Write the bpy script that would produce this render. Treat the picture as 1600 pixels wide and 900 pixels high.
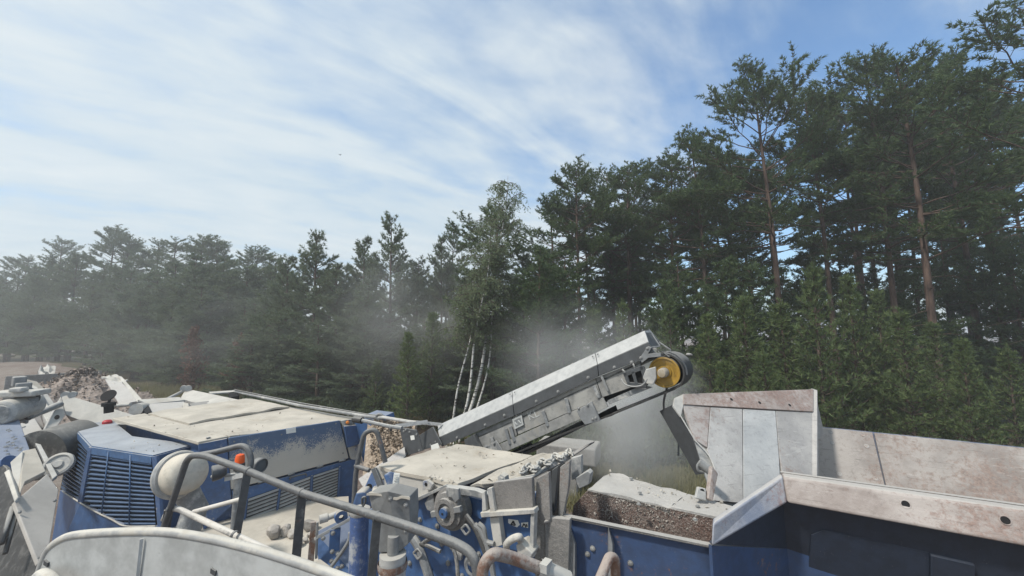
import bpy, bmesh, math, random
import numpy as np
from mathutils import Vector, Matrix

for _o in list(bpy.data.objects):
    bpy.data.objects.remove(_o, do_unlink=True)
SC = bpy.context.scene
COL = SC.collection
R = math.radians

# ------------------------------------------------------------------ camera, sky, sun, exposure
EYE = 5.0                      # metres above the yard: the photographer stands on a platform
FOC, HOR = 600.0, 520.0        # focal length and horizon row of the 1600 px wide photograph
PITCH = math.atan((HOR - 450.0) / FOC)
cam_d = bpy.data.cameras.new('camera')
cam_d.sensor_width = 36.0
cam_d.lens = 36.0 * FOC / 1600.0
cam_d.clip_start, cam_d.clip_end = 0.05, 6000.0
cam = bpy.data.objects.new('camera', cam_d)
COL.objects.link(cam)
cam.location = (0, 0, EYE)
cam.rotation_euler = (R(90) + PITCH, 0, 0)
SC.camera = cam

SUN_EL, SUN_AZ = R(54), R(-122)    # azimuth from +Y towards +X: high on the left, a little behind the camera
world = bpy.data.worlds.new('World'); SC.world = world; world.use_nodes = True
def build_world():
    nt = world.node_tree; N = nt.nodes; L = nt.links; N.clear()
    out = N.new('ShaderNodeOutputWorld'); bg = N.new('ShaderNodeBackground')
    sky = N.new('ShaderNodeTexSky'); sky.sky_type = 'NISHITA'; sky.sun_disc = False
    sky.sun_elevation = SUN_EL; sky.sun_rotation = SUN_AZ
    sky.air_density = 1.15; sky.dust_density = 0.6; sky.ozone_density = 2.2
    tc = N.new('ShaderNodeTexCoord')
    sep = N.new('ShaderNodeSeparateXYZ'); L.new(tc.outputs['Generated'], sep.inputs[0])
    def M(op, a, b=None, c=None, clamp=False):
        n = N.new('ShaderNodeMath'); n.operation = op; n.use_clamp = clamp
        for i, v in enumerate((a, b, c)):
            if v is None: continue
            if isinstance(v, (int, float)): n.inputs[i].default_value = v
            else: L.new(v, n.inputs[i])
        return n.outputs[0]
    zz = M('ADD', M('MAXIMUM', sep.outputs[2], 0.0), 0.16)
    u = M('DIVIDE', sep.outputs[0], zz); v = M('DIVIDE', sep.outputs[1], zz)
    cx = N.new('ShaderNodeCombineXYZ'); L.new(u, cx.inputs[0]); L.new(v, cx.inputs[1])
    def noise(rot, scl, loc, scale, detail, rough, dist):
        m0 = N.new('ShaderNodeMapping'); m0.inputs['Rotation'].default_value = (0, 0, rot); L.new(cx.outputs[0], m0.inputs[0])
        mp = N.new('ShaderNodeMapping'); mp.inputs['Scale'].default_value = scl; mp.inputs['Location'].default_value = loc
        L.new(m0.outputs[0], mp.inputs[0])
        n = N.new('ShaderNodeTexNoise'); n.inputs['Scale'].default_value = scale
        n.inputs['Detail'].default_value = detail; n.inputs['Roughness'].default_value = rough
        n.inputs['Distortion'].default_value = dist
        L.new(mp.outputs[0], n.inputs[0]); return n.outputs[0]
    big = noise(R(-38), (0.6, 1.2, 1), (3.1, 0.4, 0), 0.55, 3.0, 0.5, 0.3)
    streak = noise(R(-40), (0.5, 1.5, 1), (0.7, 2.2, 0), 1.5, 7.0, 0.52, 0.9)
    puff = noise(R(-30), (0.9, 1.5, 1), (5, 1, 0), 4.6, 5.0, 0.55, 0.2)
    bank = M('MULTIPLY', M('ADD', M('MAXIMUM', u, -0.25), -0.1), -0.24)          # the cloud sheet thins out towards +X
    f = M('ADD', M('ADD', M('MULTIPLY', big, 0.95), M('MULTIPLY', streak, 0.70)), M('ADD', M('MULTIPLY', puff, 0.34), bank))
    rmp = N.new('ShaderNodeMapRange'); rmp.interpolation_type = 'SMOOTHSTEP'
    rmp.inputs['From Min'].default_value = 0.64; rmp.inputs['From Max'].default_value = 1.10
    rmp.inputs['To Min'].default_value = 0.03; rmp.inputs['To Max'].default_value = 0.93
    L.new(f, rmp.inputs[0])
    # thin veil near the horizon
    veil = M('MULTIPLY', M('POWER', M('SUBTRACT', 1.0, M('MAXIMUM', sep.outputs[2], 0.0), None, True), 7.0), 0.55)
    fac = M('MAXIMUM', rmp.outputs[0], veil)
    sk = N.new('ShaderNodeVectorMath'); sk.operation = 'MULTIPLY'; sk.inputs[1].default_value = SKY_K
    L.new(sky.outputs[0], sk.inputs[0])
    mix = N.new('ShaderNodeMix'); mix.data_type = 'RGBA'
    L.new(fac, mix.inputs[0]); L.new(sk.outputs[0], mix.inputs[6])
    cc = N.new('ShaderNodeMix'); cc.data_type = 'RGBA'
    L.new(M('MULTIPLY_ADD', M('ADD', streak, M('MULTIPLY', puff, 0.5)), 2.2, -1.15, True), cc.inputs[0])
    cc.inputs[6].default_value = (3.9, 4.7, 5.25, 1); cc.inputs[7].default_value = (5.2, 5.6, 5.7, 1)
    L.new(cc.outputs[2], mix.inputs[7])
    L.new(mix.outputs[2], bg.inputs[0]); bg.inputs[1].default_value = 0.115
    L.new(bg.outputs[0], out.inputs[0])
SKY_K = (0.90, 1.14, 1.28)
build_world()

sun_d = bpy.data.lights.new('sun', 'SUN'); sun_d.energy = 3.0; sun_d.angle = R(5); sun_d.color = (1.0, 0.95, 0.87)
sun = bpy.data.objects.new('sun', sun_d); COL.objects.link(sun)
_sd = Vector((math.sin(SUN_AZ) * math.cos(SUN_EL), math.cos(SUN_AZ) * math.cos(SUN_EL), math.sin(SUN_EL)))
sun.rotation_euler = _sd.to_track_quat('Z', 'Y').to_euler()

vs = SC.view_settings
vs.view_transform = 'Standard'; vs.look = 'None'; vs.exposure = 0.45; vs.gamma = 1.0
vs.use_curve_mapping = False
SC.cycles.max_bounces = 4; SC.cycles.diffuse_bounces = 3; SC.cycles.glossy_bounces = 2; SC.cycles.transmission_bounces = 2; SC.cycles.volume_bounces = 1; SC.cycles.transparent_max_bounces = 8
SC.cycles.use_denoising = True
SC.cycles.volume_step_rate = 2.0; SC.cycles.volume_max_steps = 48

# ------------------------------------------------------------------ helpers
_c, _s = math.cos(PITCH), math.sin(PITCH)
def ray(px, py):
    x, y = (px - 800.0) / FOC, (450.0 - py) / FOC
    return Vector((x, _c - y * _s, _s + y * _c))
E = Vector((0, 0, EYE))
def atY(px, py, d):
    r = ray(px, py); return E + r * (d / r.y)
def atZ(px, py, z):
    r = ray(px, py); return E + r * ((z - EYE) / r.z)
def atP(px, py, pl):
    r = ray(px, py); p, n = pl
    return E + r * ((p - E).dot(n) / r.dot(n))
def plane3(a, b, c):
    n = (b - a).cross(c - a).normalized(); return (a.copy(), n)
UP = Vector((0, 0, 1))
def vplane(a, b):
    n = (b - a).cross(UP).normalized()
    if n.y > 0: n = -n
    return (a.copy(), n)
def off(pl, d):                      # plane moved d metres towards the camera side
    n = pl[1] if (E - pl[0]).dot(pl[1]) > 0 else -pl[1]
    return (pl[0] + n * d, n)
A1 = R(31)
E1 = Vector((math.cos(A1), -math.sin(A1), 0)); E2 = Vector((math.sin(A1), math.cos(A1), 0))  # machine axis and cross axis

def tag(o, label=None, cat=None, group=None, kind=None):
    if label: o['label'] = label
    if cat: o['category'] = cat
    if group: o['group'] = group
    if kind: o['kind'] = kind
    return o
def empty(name, loc, label=None, cat=None, group=None):
    o = bpy.data.objects.new(name, None); COL.objects.link(o); o.location = loc
    o.empty_display_size = 0.2
    return tag(o, label, cat, group)
def root_loc(parent):
    v = Vector((0, 0, 0)); p = parent
    while p is not None:
        v += p.location; p = p.parent
    return v

class MB:
    def __init__(s): s.v = []; s.f = []; s.sm = []
    def add(s, verts, faces, smooth=False):
        o = len(s.v); s.v += [Vector(p) for p in verts]
        for f in faces: s.f.append([i + o for i in f]); s.sm.append(smooth)
        return s
    def prism(s, a, b):
        n = len(a)
        fs = [list(range(n))[::-1], [n + i for i in range(n)]]
        fs += [[i, (i + 1) % n, n + (i + 1) % n, n + i] for i in range(n)]
        return s.add(list(a) + list(b), fs)
    def plate(s, poly, th, n=None):
        """solid plate; its front is the given polygon, its body goes th away from the camera side"""
        poly = [Vector(p) for p in poly]
        if n is None:
            n = Vector((0, 0, 0))
            for i in range(len(poly)):
                a, b = poly[i], poly[(i + 1) % len(poly)]
                n += a.cross(b)
            n.normalize()
            c = sum(poly, Vector()) / len(poly)
            if (E - c).dot(n) < 0: n = -n
        return s.prism([p - n * th for p in poly], poly)
    def box(s, c, sx, sy, sz, ex=None, ey=None, ez=None):
        ex = (ex or E1).normalized(); ey = (ey or E2).normalized(); ez = (ez or UP).normalized()
        c = Vector(c); P = []
        for k in (-1, 1):
            for i, j in ((-1, -1), (1, -1), (1, 1), (-1, 1)):
                P.append(c + ex * (i * sx / 2) + ey * (j * sy / 2) + ez * (k * sz / 2))
        return s.prism(P[:4], P[4:])
    def tube(s, pts, r, n=10, cap=True):
        pts = [Vector(p) for p in pts]; m = len(pts)
        rs = r if isinstance(r, (list, tuple)) else [r] * m
        t0 = (pts[1] - pts[0]).normalized()
        u = t0.orthogonal().normalized(); V = []
        for i in range(m):
            a = pts[max(i - 1, 0)]; b = pts[min(i + 1, m - 1)]
            t = (b - a).normalized(); u = (u - t * u.dot(t)).normalized(); w = t.cross(u)
            for k in range(n):
                q = 2 * math.pi * k / n
                V.append(pts[i] + (u * math.cos(q) + w * math.sin(q)) * rs[i])
        F = [[i * n + k, i * n + (k + 1) % n, (i + 1) * n + (k + 1) % n, (i + 1) * n + k] for i in range(m - 1) for k in range(n)]
        s.add(V, F, True)
        if cap:
            o = len(s.v) - len(V)
            s.f.append([o + k for k in range(n)][::-1]); s.sm.append(False)
            s.f.append([o + (m - 1) * n + k for k in range(n)]); s.sm.append(False)
        return s
    def lathe(s, c, ax, prof, n=32, arc=None):
        c = Vector(c); ax = Vector(ax).normalized(); u = ax.orthogonal().normalized(); w = ax.cross(u); V = []
        m = len(prof)
        for (r, h) in prof:
            for k in range(n):
                q = 2 * math.pi * k / n
                V.append(c + ax * h + (u * math.cos(q) + w * math.sin(q)) * max(r, 1e-4))
        F = [[i * n + k, i * n + (k + 1) % n, (i + 1) * n + (k + 1) % n, (i + 1) * n + k] for i in range(m - 1) for k in range(n)]
        return s.add(V, F, True)
    def build(s, name, mat, parent=None, bevel=0.0, seg=2, origin=None):
        o0 = root_loc(parent) if parent else (Vector(origin) if origin is not None else Vector())
        me = bpy.data.meshes.new(name)
        me.from_pydata([tuple(p - o0) for p in s.v], [], s.f)
        me.polygons.foreach_set('use_smooth', s.sm)
        bm = bmesh.new(); bm.from_mesh(me)
        bmesh.ops.recalc_face_normals(bm, faces=bm.faces)
        if bevel > 0:
            es = [e for e in bm.edges if len(e.link_faces) == 2 and e.calc_face_angle(0) > 0.5]
            res = bmesh.ops.bevel(bm, geom=es, offset=bevel, segments=seg, affect='EDGES', profile=0.6, clamp_overlap=True)
            big = sorted((f.calc_area() for f in bm.faces), reverse=True)[:6]
            for f in res['faces']: f.smooth = f.calc_area() < 0.25 * big[0]
        else:
            for e in bm.edges:
                if len(e.link_faces) == 2 and e.calc_face_angle(0) > 0.75: e.smooth = False
        bm.to_mesh(me); bm.free()
        me.update()
        o = bpy.data.objects.new(name, me); COL.objects.link(o)
        if parent: o.parent = parent
        elif origin is not None: o.location = origin
        if mat: me.materials.append(mat)
        return o

def obj_np(name, V, F, mat, parent=None, smooth=False, attr=None):
    """V (n,3) F (m,3 or 4) arrays, local coordinates"""
    me = bpy.data.meshes.new(name); k = F.shape[1]
    me.vertices.add(len(V)); me.vertices.foreach_set('co', np.ascontiguousarray(V, dtype=np.float32).ravel())
    me.loops.add(F.size); me.loops.foreach_set('vertex_index', np.ascontiguousarray(F, dtype=np.int32).ravel())
    me.polygons.add(len(F))
    me.polygons.foreach_set('loop_start', np.arange(0, F.size, k, dtype=np.int32))
    me.polygons.foreach_set('loop_total', np.full(len(F), k, dtype=np.int32))
    if smooth: me.polygons.foreach_set('use_smooth', np.ones(len(F), dtype=bool))
    if attr is not None:
        a = me.attributes.new('tint', 'FLOAT', 'POINT'); a.data.foreach_set('value', attr.astype(np.float32))
    me.update(calc_edges=True); me.validate()
    o = bpy.data.objects.new(name, me); COL.objects.link(o)
    if mat: me.materials.append(mat)
    if parent: o.parent = parent
    return o

# ------------------------------------------------------------------ materials
class NT:
    def __init__(s, name):
        s.m = bpy.data.materials.new(name); s.m.use_nodes = True
        s.t = s.m.node_tree; s.N = s.t.nodes; s.L = s.t.links
        s.b = s.N['Principled BSDF']
        s.tc = s.N.new('ShaderNodeTexCoord'); s.geo = s.N.new('ShaderNodeNewGeometry')
    def pos(s): return s.geo.outputs['Position']
    def nz(s):
        x = s.N.new('ShaderNodeSeparateXYZ'); s.L.new(s.geo.outputs['Normal'], x.inputs[0]); return x.outputs[2]
    def noise(s, scale, detail=4, rough=0.55, vec=None, dist=0.0, scl=None, loc=(0, 0, 0), rot=(0, 0, 0)):
        n = s.N.new('ShaderNodeTexNoise'); n.inputs['Scale'].default_value = scale
        n.inputs['Detail'].default_value = detail; n.inputs['Roughness'].default_value = rough; n.inputs['Distortion'].default_value = dist
        v = vec or s.pos()
        if True:
            mp = s.N.new('ShaderNodeMapping'); mp.inputs['Location'].default_value = loc; mp.inputs['Rotation'].default_value = rot
            if scl: mp.inputs['Scale'].default_value = scl
            s.L.new(v, mp.inputs[0]); v = mp.outputs[0]
        s.L.new(v, n.inputs[0]); return n.outputs[0]
    def vor(s, scale, feat='F1', out=0):
        n = s.N.new('ShaderNodeTexVoronoi'); n.feature = feat; n.inputs['Scale'].default_value = scale
        s.L.new(s.pos(), n.inputs[0]); return n.outputs[out]
    def ramp(s, x, a, b, lo=0.0, hi=1.0, smooth=True):
        n = s.N.new('ShaderNodeMapRange'); n.interpolation_type = 'SMOOTHSTEP' if smooth else 'LINEAR'
        for k, v in zip(('From Min', 'From Max', 'To Min', 'To Max'), (a, b, lo, hi)): n.inputs[k].default_value = v
        s.L.new(x, n.inputs[0]); return n.outputs[0]
    def math(s, op, a, b=0.0, clamp=False):
        n = s.N.new('ShaderNodeMath'); n.operation = op; n.use_clamp = clamp
        for i, v in enumerate((a, b)):
            if isinstance(v, (int, float)): n.inputs[i].default_value = v
            else: s.L.new(v, n.inputs[i])
        return n.outputs[0]
    def mix(s, f, a, b):
        n = s.N.new('ShaderNodeMix'); n.data_type = 'RGBA'
        for i, v in ((0, f), (6, a), (7, b)):
            if isinstance(v, (int, float)): n.inputs[i].default_value = v
            elif isinstance(v, tuple): n.inputs[i].default_value = v if len(v) == 4 else v + (1,)
            else: s.L.new(v, n.inputs[i])
        return n.outputs[2]
    def bump(s, h, strength=0.3, dist=0.02):
        n = s.N.new('ShaderNodeBump'); n.inputs['Strength'].default_value = strength; n.inputs['Distance'].default_value = dist
        s.L.new(h, n.inputs['Height']); s.L.new(n.outputs[0], s.b.inputs['Normal'])
    def fin(s, col, rough=0.7, metal=0.0, spec=0.4):
        if isinstance(col, tuple): s.b.inputs['Base Color'].default_value = col if len(col) == 4 else col + (1,)
        else: s.L.new(col, s.b.inputs['Base Color'])
        if isinstance(rough, (int, float)): s.b.inputs['Roughness'].default_value = rough
        else: s.L.new(rough, s.b.inputs['Roughness'])
        s.b.inputs['Metallic'].default_value = metal
        s.b.inputs['Specular IOR Level'].default_value = spec
        return s.m

DUST = (0.47, 0.435, 0.375)
DUSTG = (0.40, 0.39, 0.365)
def painted(name, base, dust_side=0.25, dust_top=0.97, dust=DUST, rust=0.0, scale=1.0, gloss=0.45, bumpy=0.25, seed=0.0, metal=0.0):
    """painted or bare steel with settled dust: thick where the surface faces up, a smeared, speckled film on the sides"""
    m = NT(name)
    n1 = m.noise(1.7 * scale, 7, 0.62, loc=(seed, 0, 0)); n2 = m.noise(9 * scale, 6, 0.65, loc=(0, seed, 0))
    n3 = m.noise(70, 4, 0.65); n4 = m.noise(26 * scale, 5, 0.7, loc=(seed, 3, 0))
    st = m.noise(7.0 * scale, 6, 0.65, scl=(1, 1, 0.10), loc=(seed, seed, 0))
    film = m.math('ADD', m.math('ADD', m.math('MULTIPLY', n1, 0.85), m.math('MULTIPLY', n2, 0.45)), m.math('ADD', m.math('MULTIPLY', st, 0.45), m.math('MULTIPLY', n4, 0.35)))
    side = m.ramp(film, 1.34 - dust_side * 0.8, 1.52 - dust_side * 0.8, 0.05 + dust_side * 0.22, min(0.93, 0.42 + dust_side))
    up = m.ramp(m.math('ADD', m.nz(), m.math('MULTIPLY', m.math('SUBTRACT', n2, 0.5), 0.6)), 0.35, 0.8, 0.0, dust_top)
    d = m.math('MAXIMUM', side, up)
    base2 = m.mix(m.ramp(n2, 0.3, 0.7), tuple(c * 0.75 for c in base), tuple(min(1, c * 1.15) for c in base))
    scuff = m.ramp(m.math('ADD', m.math('MULTIPLY', n4, 0.6), m.math('MULTIPLY', n3, 0.4)), 0.60, 0.66, 0, 0.55)
    base2 = m.mix(scuff, base2, tuple(min(1, c * 0.45 + 0.10) for c in base))
    if rust > 0:
        rr = m.ramp(m.math('ADD', m.math('MULTIPLY', n1, 0.6), m.math('MULTIPLY', m.noise(22, 6, 0.7), 0.5)), 0.66 - rust * 0.22, 0.74 - rust * 0.2)
        base2 = m.mix(rr, base2, m.mix(n3, (0.11, 0.045, 0.025), (0.20, 0.10, 0.06)))
    dcol = m.mix(m.ramp(n1, 0.3, 0.7), tuple(c * 0.80 for c in dust), tuple(min(1, c * 1.08) for c in dust))
    dcol = m.mix(m.ramp(m.math('ADD', m.math('MULTIPLY', n2, 0.55), m.math('MULTIPLY', m.noise(0.9, 5, 0.6, loc=(seed, 9, 1)), 0.55)), 0.58, 0.72, 0, 0.5), dcol, tuple(c * k for c, k in zip(dust, (0.66, 0.60, 0.52))))
    dcol = m.mix(m.ramp(n3, 0.56, 0.72, 0, 0.35), dcol, tuple(c * 0.55 for c in dust))
    col = m.mix(d, base2, dcol)
    rough = m.ramp(d, 0, 1, gloss, 0.95)
    m.bump(m.math('ADD', m.math('ADD', m.math('MULTIPLY', n3, 0.4), n2), m.math('MULTIPLY', n4, 0.5)), bumpy, 0.008)
    return m.fin(col, rough, metal)

BLUE = (0.017, 0.080, 0.225)
MAT = {}
MAT['blue'] = painted('blue_paint_dusty', BLUE, 0.30, 0.9, seed=1)
MAT['blue_clean'] = painted('blue_paint', BLUE, 0.25, 0.6, (0.33, 0.34, 0.35), seed=4)
MAT['blue_thick'] = painted('blue_paint_caked', (0.02, 0.085, 0.26), 0.62, 0.98, (0.52, 0.50, 0.45), seed=2.4)
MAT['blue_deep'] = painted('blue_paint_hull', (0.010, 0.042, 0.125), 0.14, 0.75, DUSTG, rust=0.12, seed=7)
MAT['roof'] = painted('roof_dust', (0.36, 0.33, 0.285), 0.9, 1.0, (0.465, 0.428, 0.366), bumpy=0.5, seed=3)
MAT['white'] = painted('white_paint_dusty', (0.42, 0.42, 0.41), 0.35, 0.9, (0.47, 0.45, 0.405), gloss=0.5, bumpy=0.12, seed=9)
MAT['whiteg'] = painted('white_paint_grimy', (0.33, 0.335, 0.335), 0.4, 0.95, (0.52, 0.495, 0.44), gloss=0.5, bumpy=0.12, seed=11)
MAT['grey'] = painted('grey_paint_dusty', (0.17, 0.18, 0.19), 0.35, 0.9, (0.44, 0.43, 0.40), seed=5)
MAT['grey_dark'] = painted('dark_grey_paint', (0.05, 0.056, 0.063), 0.08, 0.5, DUSTG, seed=6)
MAT['tube'] = painted('rail_tube', (0.078, 0.082, 0.088), 0.2, 0.45, DUSTG, rust=0.12, scale=3, bumpy=0.6, seed=8)
MAT['tube_rust'] = painted('rail_tube_rusty', (0.26, 0.23, 0.21), 0.3, 0.75, (0.42, 0.37, 0.33), rust=0.75, scale=3, bumpy=0.9, seed=18)
MAT['tube_white'] = painted('rail_tube_caked', (0.2, 0.2, 0.2), 0.5, 1.0, (0.6, 0.57, 0.52), seed=8)
MAT['black'] = painted('black_rubber', (0.018, 0.018, 0.019), 0.1, 0.5, DUSTG, gloss=0.6, seed=2)
MAT['yellow'] = painted('yellow_paint', (0.34, 0.20, 0.02), 0.3, 0.4, (0.30, 0.235, 0.14), gloss=0.4, bumpy=0.1, seed=2)
MAT['bolt'] = painted('bolt_steel', (0.20, 0.205, 0.205), 0.25, 0.5, DUSTG, gloss=0.4, seed=2)
MAT['rock'] = painted('stone', (0.27, 0.24, 0.21), 0.4, 0.75, (0.44, 0.41, 0.37), bumpy=0.8, scale=3, seed=2)
MAT['hose'] = painted('rubber_hose', (0.03, 0.03, 0.032), 0.3, 0.8, DUSTG, gloss=0.5, seed=2)
MAT['conc'] = painted('concrete', (0.22, 0.215, 0.205), 0.4, 0.9, (0.33, 0.32, 0.30), bumpy=0.5, seed=3)

def worn_steel(name, base, dust, rust, rustcol=(0.15, 0.095, 0.072), scr=0.5, seed=0.0, grit=0.0):
    """bare worn steel: ground-in dust, long scrape marks, fine-grained brown rust breaking up from patches into specks"""
    m = NT(name)
    n1 = m.noise(1.3, 8, 0.66, loc=(seed, 1, 2)); n2 = m.noise(5, 8, 0.72, loc=(seed, 4, 0)); n3 = m.noise(45, 4, 0.7); n5 = m.noise(17, 6, 0.75, loc=(seed, 2, 7))
    sc = m.noise(2.6, 8, 0.75, scl=(1, 1, 7), loc=(0, seed, 0), dist=0.8); sc2 = m.noise(9, 6, 0.7, scl=(0.25, 0.25, 5), loc=(seed, 0, 0), dist=0.4)
    c = m.mix(m.ramp(n1, 0.36, 0.62), base, dust)
    c = m.mix(m.ramp(n5, 0.5, 0.7, 0, 0.45), c, tuple(x * 0.62 for x in base))
    c = m.mix(m.ramp(sc, 0.58, 0.63, 0, scr), c, tuple(min(1, x * 1.2) for x in dust))
    c = m.mix(m.ramp(sc2, 0.60, 0.66, 0, 0.5), c, tuple(x * 0.55 for x in base))
    rr = m.math('ADD', m.math('ADD', m.math('MULTIPLY', n5, 0.45), m.math('MULTIPLY', n3, 0.2)), m.math('MULTIPLY', m.noise(0.9, 4, 0.6, loc=(seed * 2, 0, 3)), 0.6))
    c = m.mix(m.ramp(rr, 0.70 - rust * 0.16, 0.84 - rust * 0.16, 0, 0.75), c, m.mix(m.ramp(n3, 0.35, 0.65), rustcol, tuple(x * 1.9 for x in rustcol)))
    if grit:
        c = m.mix(m.ramp(m.noise(95, 3, 0.7), 0.5, 0.66, 0, grit), c, (0.5, 0.45, 0.41))
    up = m.ramp(m.nz(), 0.75, 0.97, 0.0, 0.75)
    c = m.mix(up, c, m.mix(n2, (0.36, 0.345, 0.32), (0.50, 0.48, 0.445)))
    m.bump(m.math('ADD', n3, m.math('MULTIPLY', n2, 1.2)), 0.35 + grit, 0.01 + 0.02 * grit)
    return m.fin(c, 0.68, 0.0, 0.45)
MAT['hop'] = worn_steel('hopper_steel', (0.28, 0.272, 0.265), (0.39, 0.375, 0.358), 0.35, seed=1.0)
MAT['hop_far'] = worn_steel('hopper_far_wall', (0.21, 0.188, 0.174), (0.325, 0.30, 0.28), 0.6, (0.135, 0.095, 0.078), seed=5.0)
MAT['hop_rim'] = worn_steel('hopper_rim_steel', (0.26, 0.22, 0.20), (0.40, 0.36, 0.335), 0.62, (0.15, 0.098, 0.08), 0.35, seed=9.0)
MAT['hop_blue'] = worn_steel('hopper_rim_bluish', (0.22, 0.25, 0.32), (0.38, 0.38, 0.40), 0.4, (0.2, 0.12, 0.1), 0.3, seed=2.0)
MAT['chute_rust'] = worn_steel('chute_grit', (0.16, 0.115, 0.095), (0.22, 0.17, 0.145), 0.75, (0.10, 0.055, 0.042), 0.2, seed=3.0, grit=0.75)
MAT['chute_grey'] = worn_steel('chute_grey', (0.14, 0.14, 0.135), (0.235, 0.225, 0.215), 0.15, seed=4.0, grit=0.25)

def emis(name, col, st):
    m = NT(name); m.b.inputs['Emission Color'].default_value = col + (1,); m.b.inputs['Emission Strength'].default_value = st
    return m.fin(col, 0.3)
def plain(name, col, rough=0.5, metal=0.0, trans=0.0):
    m = NT(name); m.b.inputs['Transmission Weight'].default_value = trans
    n = m.noise(8, 4); return m.fin(m.mix(n, tuple(c * .85 for c in col), tuple(min(1, c * 1.1) for c in col)), rough, metal)
MAT['orange'] = plain('orange_lens', (0.75, 0.11, 0.02), 0.25)
MAT['amber'] = plain('amber_lens', (0.75, 0.25, 0.05), 0.3)
MAT['sticker'] = plain('white_sticker', (0.72, 0.72, 0.68), 0.6)
MAT['print'] = plain('black_print', (0.03, 0.03, 0.03), 0.6)
MAT['print_pale'] = plain('pale_print', (0.40, 0.41, 0.40), 0.7)
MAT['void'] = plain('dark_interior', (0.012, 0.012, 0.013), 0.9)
MAT['mesh'] = painted('wire_mesh_dusty', (0.07, 0.07, 0.065), 0.45, 0.6, (0.26, 0.25, 0.23), seed=3)
MAT['red'] = plain('red_paint', (0.4, 0.03, 0.04), 0.5)
MAT['lens'] = plain('glass_lens', (0.12, 0.13, 0.13), 0.12)

def bark_pine():
    m = NT('pine_bark')
    sep = m.N.new('ShaderNodeSeparateXYZ'); m.L.new(m.tc.outputs['Object'], sep.inputs[0])
    n = m.noise(9, 6, 0.7, scl=(1, 1, 0.22)); n2 = m.noise(1.5, 4)
    hgt = m.ramp(m.math('ADD', sep.outputs[2], m.math('MULTIPLY', n2, 3.0)), 3.5, 9.0)
    low = m.mix(m.ramp(n, 0.35, 0.65), (0.045, 0.032, 0.026), (0.15, 0.11, 0.09))
    high = m.mix(m.ramp(n, 0.35, 0.65), (0.060, 0.042, 0.034), (0.130, 0.088, 0.069))
    m.bump(n, 0.8, 0.03); return m.fin(m.mix(hgt, low, high), 0.9, 0, 0.2)
def bark_birch():
    m = NT('birch_bark')
    n = m.noise(7, 5, 0.65, scl=(0.35, 0.35, 2.2)); n2 = m.noise(2.2, 4, 0.6)
    c = m.mix(m.ramp(m.math('ADD', n, m.math('MULTIPLY', n2, 0.35)), 0.69, 0.77), (0.56, 0.55, 0.52), (0.04, 0.036, 0.032))
    m.bump(n, 0.4, 0.01); return m.fin(c, 0.75, 0, 0.3)
def leaf(name, a, b, c, trans=0.25):
    m = NT(name)
    at = m.N.new('ShaderNodeAttribute'); at.attribute_name = 'tint'
    oi = m.N.new('ShaderNodeObjectInfo')
    col = m.mix(at.outputs['Fac'], a, b)
    col = m.mix(m.math('MULTIPLY', oi.outputs['Random'], 0.8), col, c)
    m.fin(col, 0.65, 0, 0.25)
    tr = m.N.new('ShaderNodeBsdfTranslucent'); m.L.new(col, tr.inputs[0])
    mx = m.N.new('ShaderNodeMixShader'); mx.inputs[0].default_value = trans
    m.L.new(m.b.outputs[0], mx.inputs[1]); m.L.new(tr.outputs[0], mx.inputs[2])
    m.L.new(mx.outputs[0], m.N['Material Output'].inputs[0]); return m.m
MAT['bark'] = bark_pine(); MAT['birchbark'] = bark_birch()
MAT['twig'] = plain('twig_bark', (0.07, 0.052, 0.042), 0.9)
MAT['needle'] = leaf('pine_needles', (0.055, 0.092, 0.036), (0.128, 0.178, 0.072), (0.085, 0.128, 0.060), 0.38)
MAT['needle_y'] = leaf('young_pine_needles', (0.085, 0.130, 0.046), (0.205, 0.255, 0.098), (0.112, 0.158, 0.070), 0.42)
MAT['birchleaf'] = leaf('birch_leaves', (0.135, 0.185, 0.095), (0.245, 0.285, 0.165), (0.18, 0.225, 0.125), 0.5)
MAT['deadleaf'] = leaf('dead_leaves', (0.14, 0.075, 0.05), (0.25, 0.15, 0.10), (0.18, 0.10, 0.07))
MAT['shrub'] = leaf('shrub_leaves', (0.05, 0.08, 0.03), (0.11, 0.14, 0.055), (0.08, 0.10, 0.05))
MAT['dry'] = leaf('dry_grass', (0.14, 0.15, 0.06), (0.34, 0.30, 0.17), (0.22, 0.20, 0.10))
def ground_mat():
    m = NT('yard_ground')
    n1 = m.noise(0.12, 6, 0.6); n2 = m.noise(1.6, 6, 0.65); n3 = m.noise(18, 5, 0.7)
    c = m.mix(m.ramp(n1, 0.4, 0.62), (0.17, 0.125, 0.105), (0.24, 0.20, 0.17))
    c = m.mix(m.ramp(n2, 0.4, 0.7, 0, 0.7), c, (0.30, 0.27, 0.24))
    c = m.mix(m.ramp(n3, 0.45, 0.65, 0, 0.6), c, (0.11, 0.085, 0.07))
    m.bump(m.math('ADD', n3, n2), 0.8, 0.08); return m.fin(c, 0.95, 0, 0.15)
def floor_mat():
    m = NT('forest_floor_soil')
    n2 = m.noise(0.8, 6, 0.65); n3 = m.noise(14, 5, 0.7)
    c = m.mix(m.ramp(n2, 0.4, 0.62), (0.085, 0.06, 0.04), (0.06, 0.07, 0.03))
    c = m.mix(m.ramp(n3, 0.45, 0.7, 0, 0.6), c, (0.15, 0.11, 0.075))
    m.bump(n3, 0.8, 0.1); return m.fin(c, 0.95, 0, 0.15)
MAT['ground'] = ground_mat(); MAT['floor'] = floor_mat()

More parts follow.
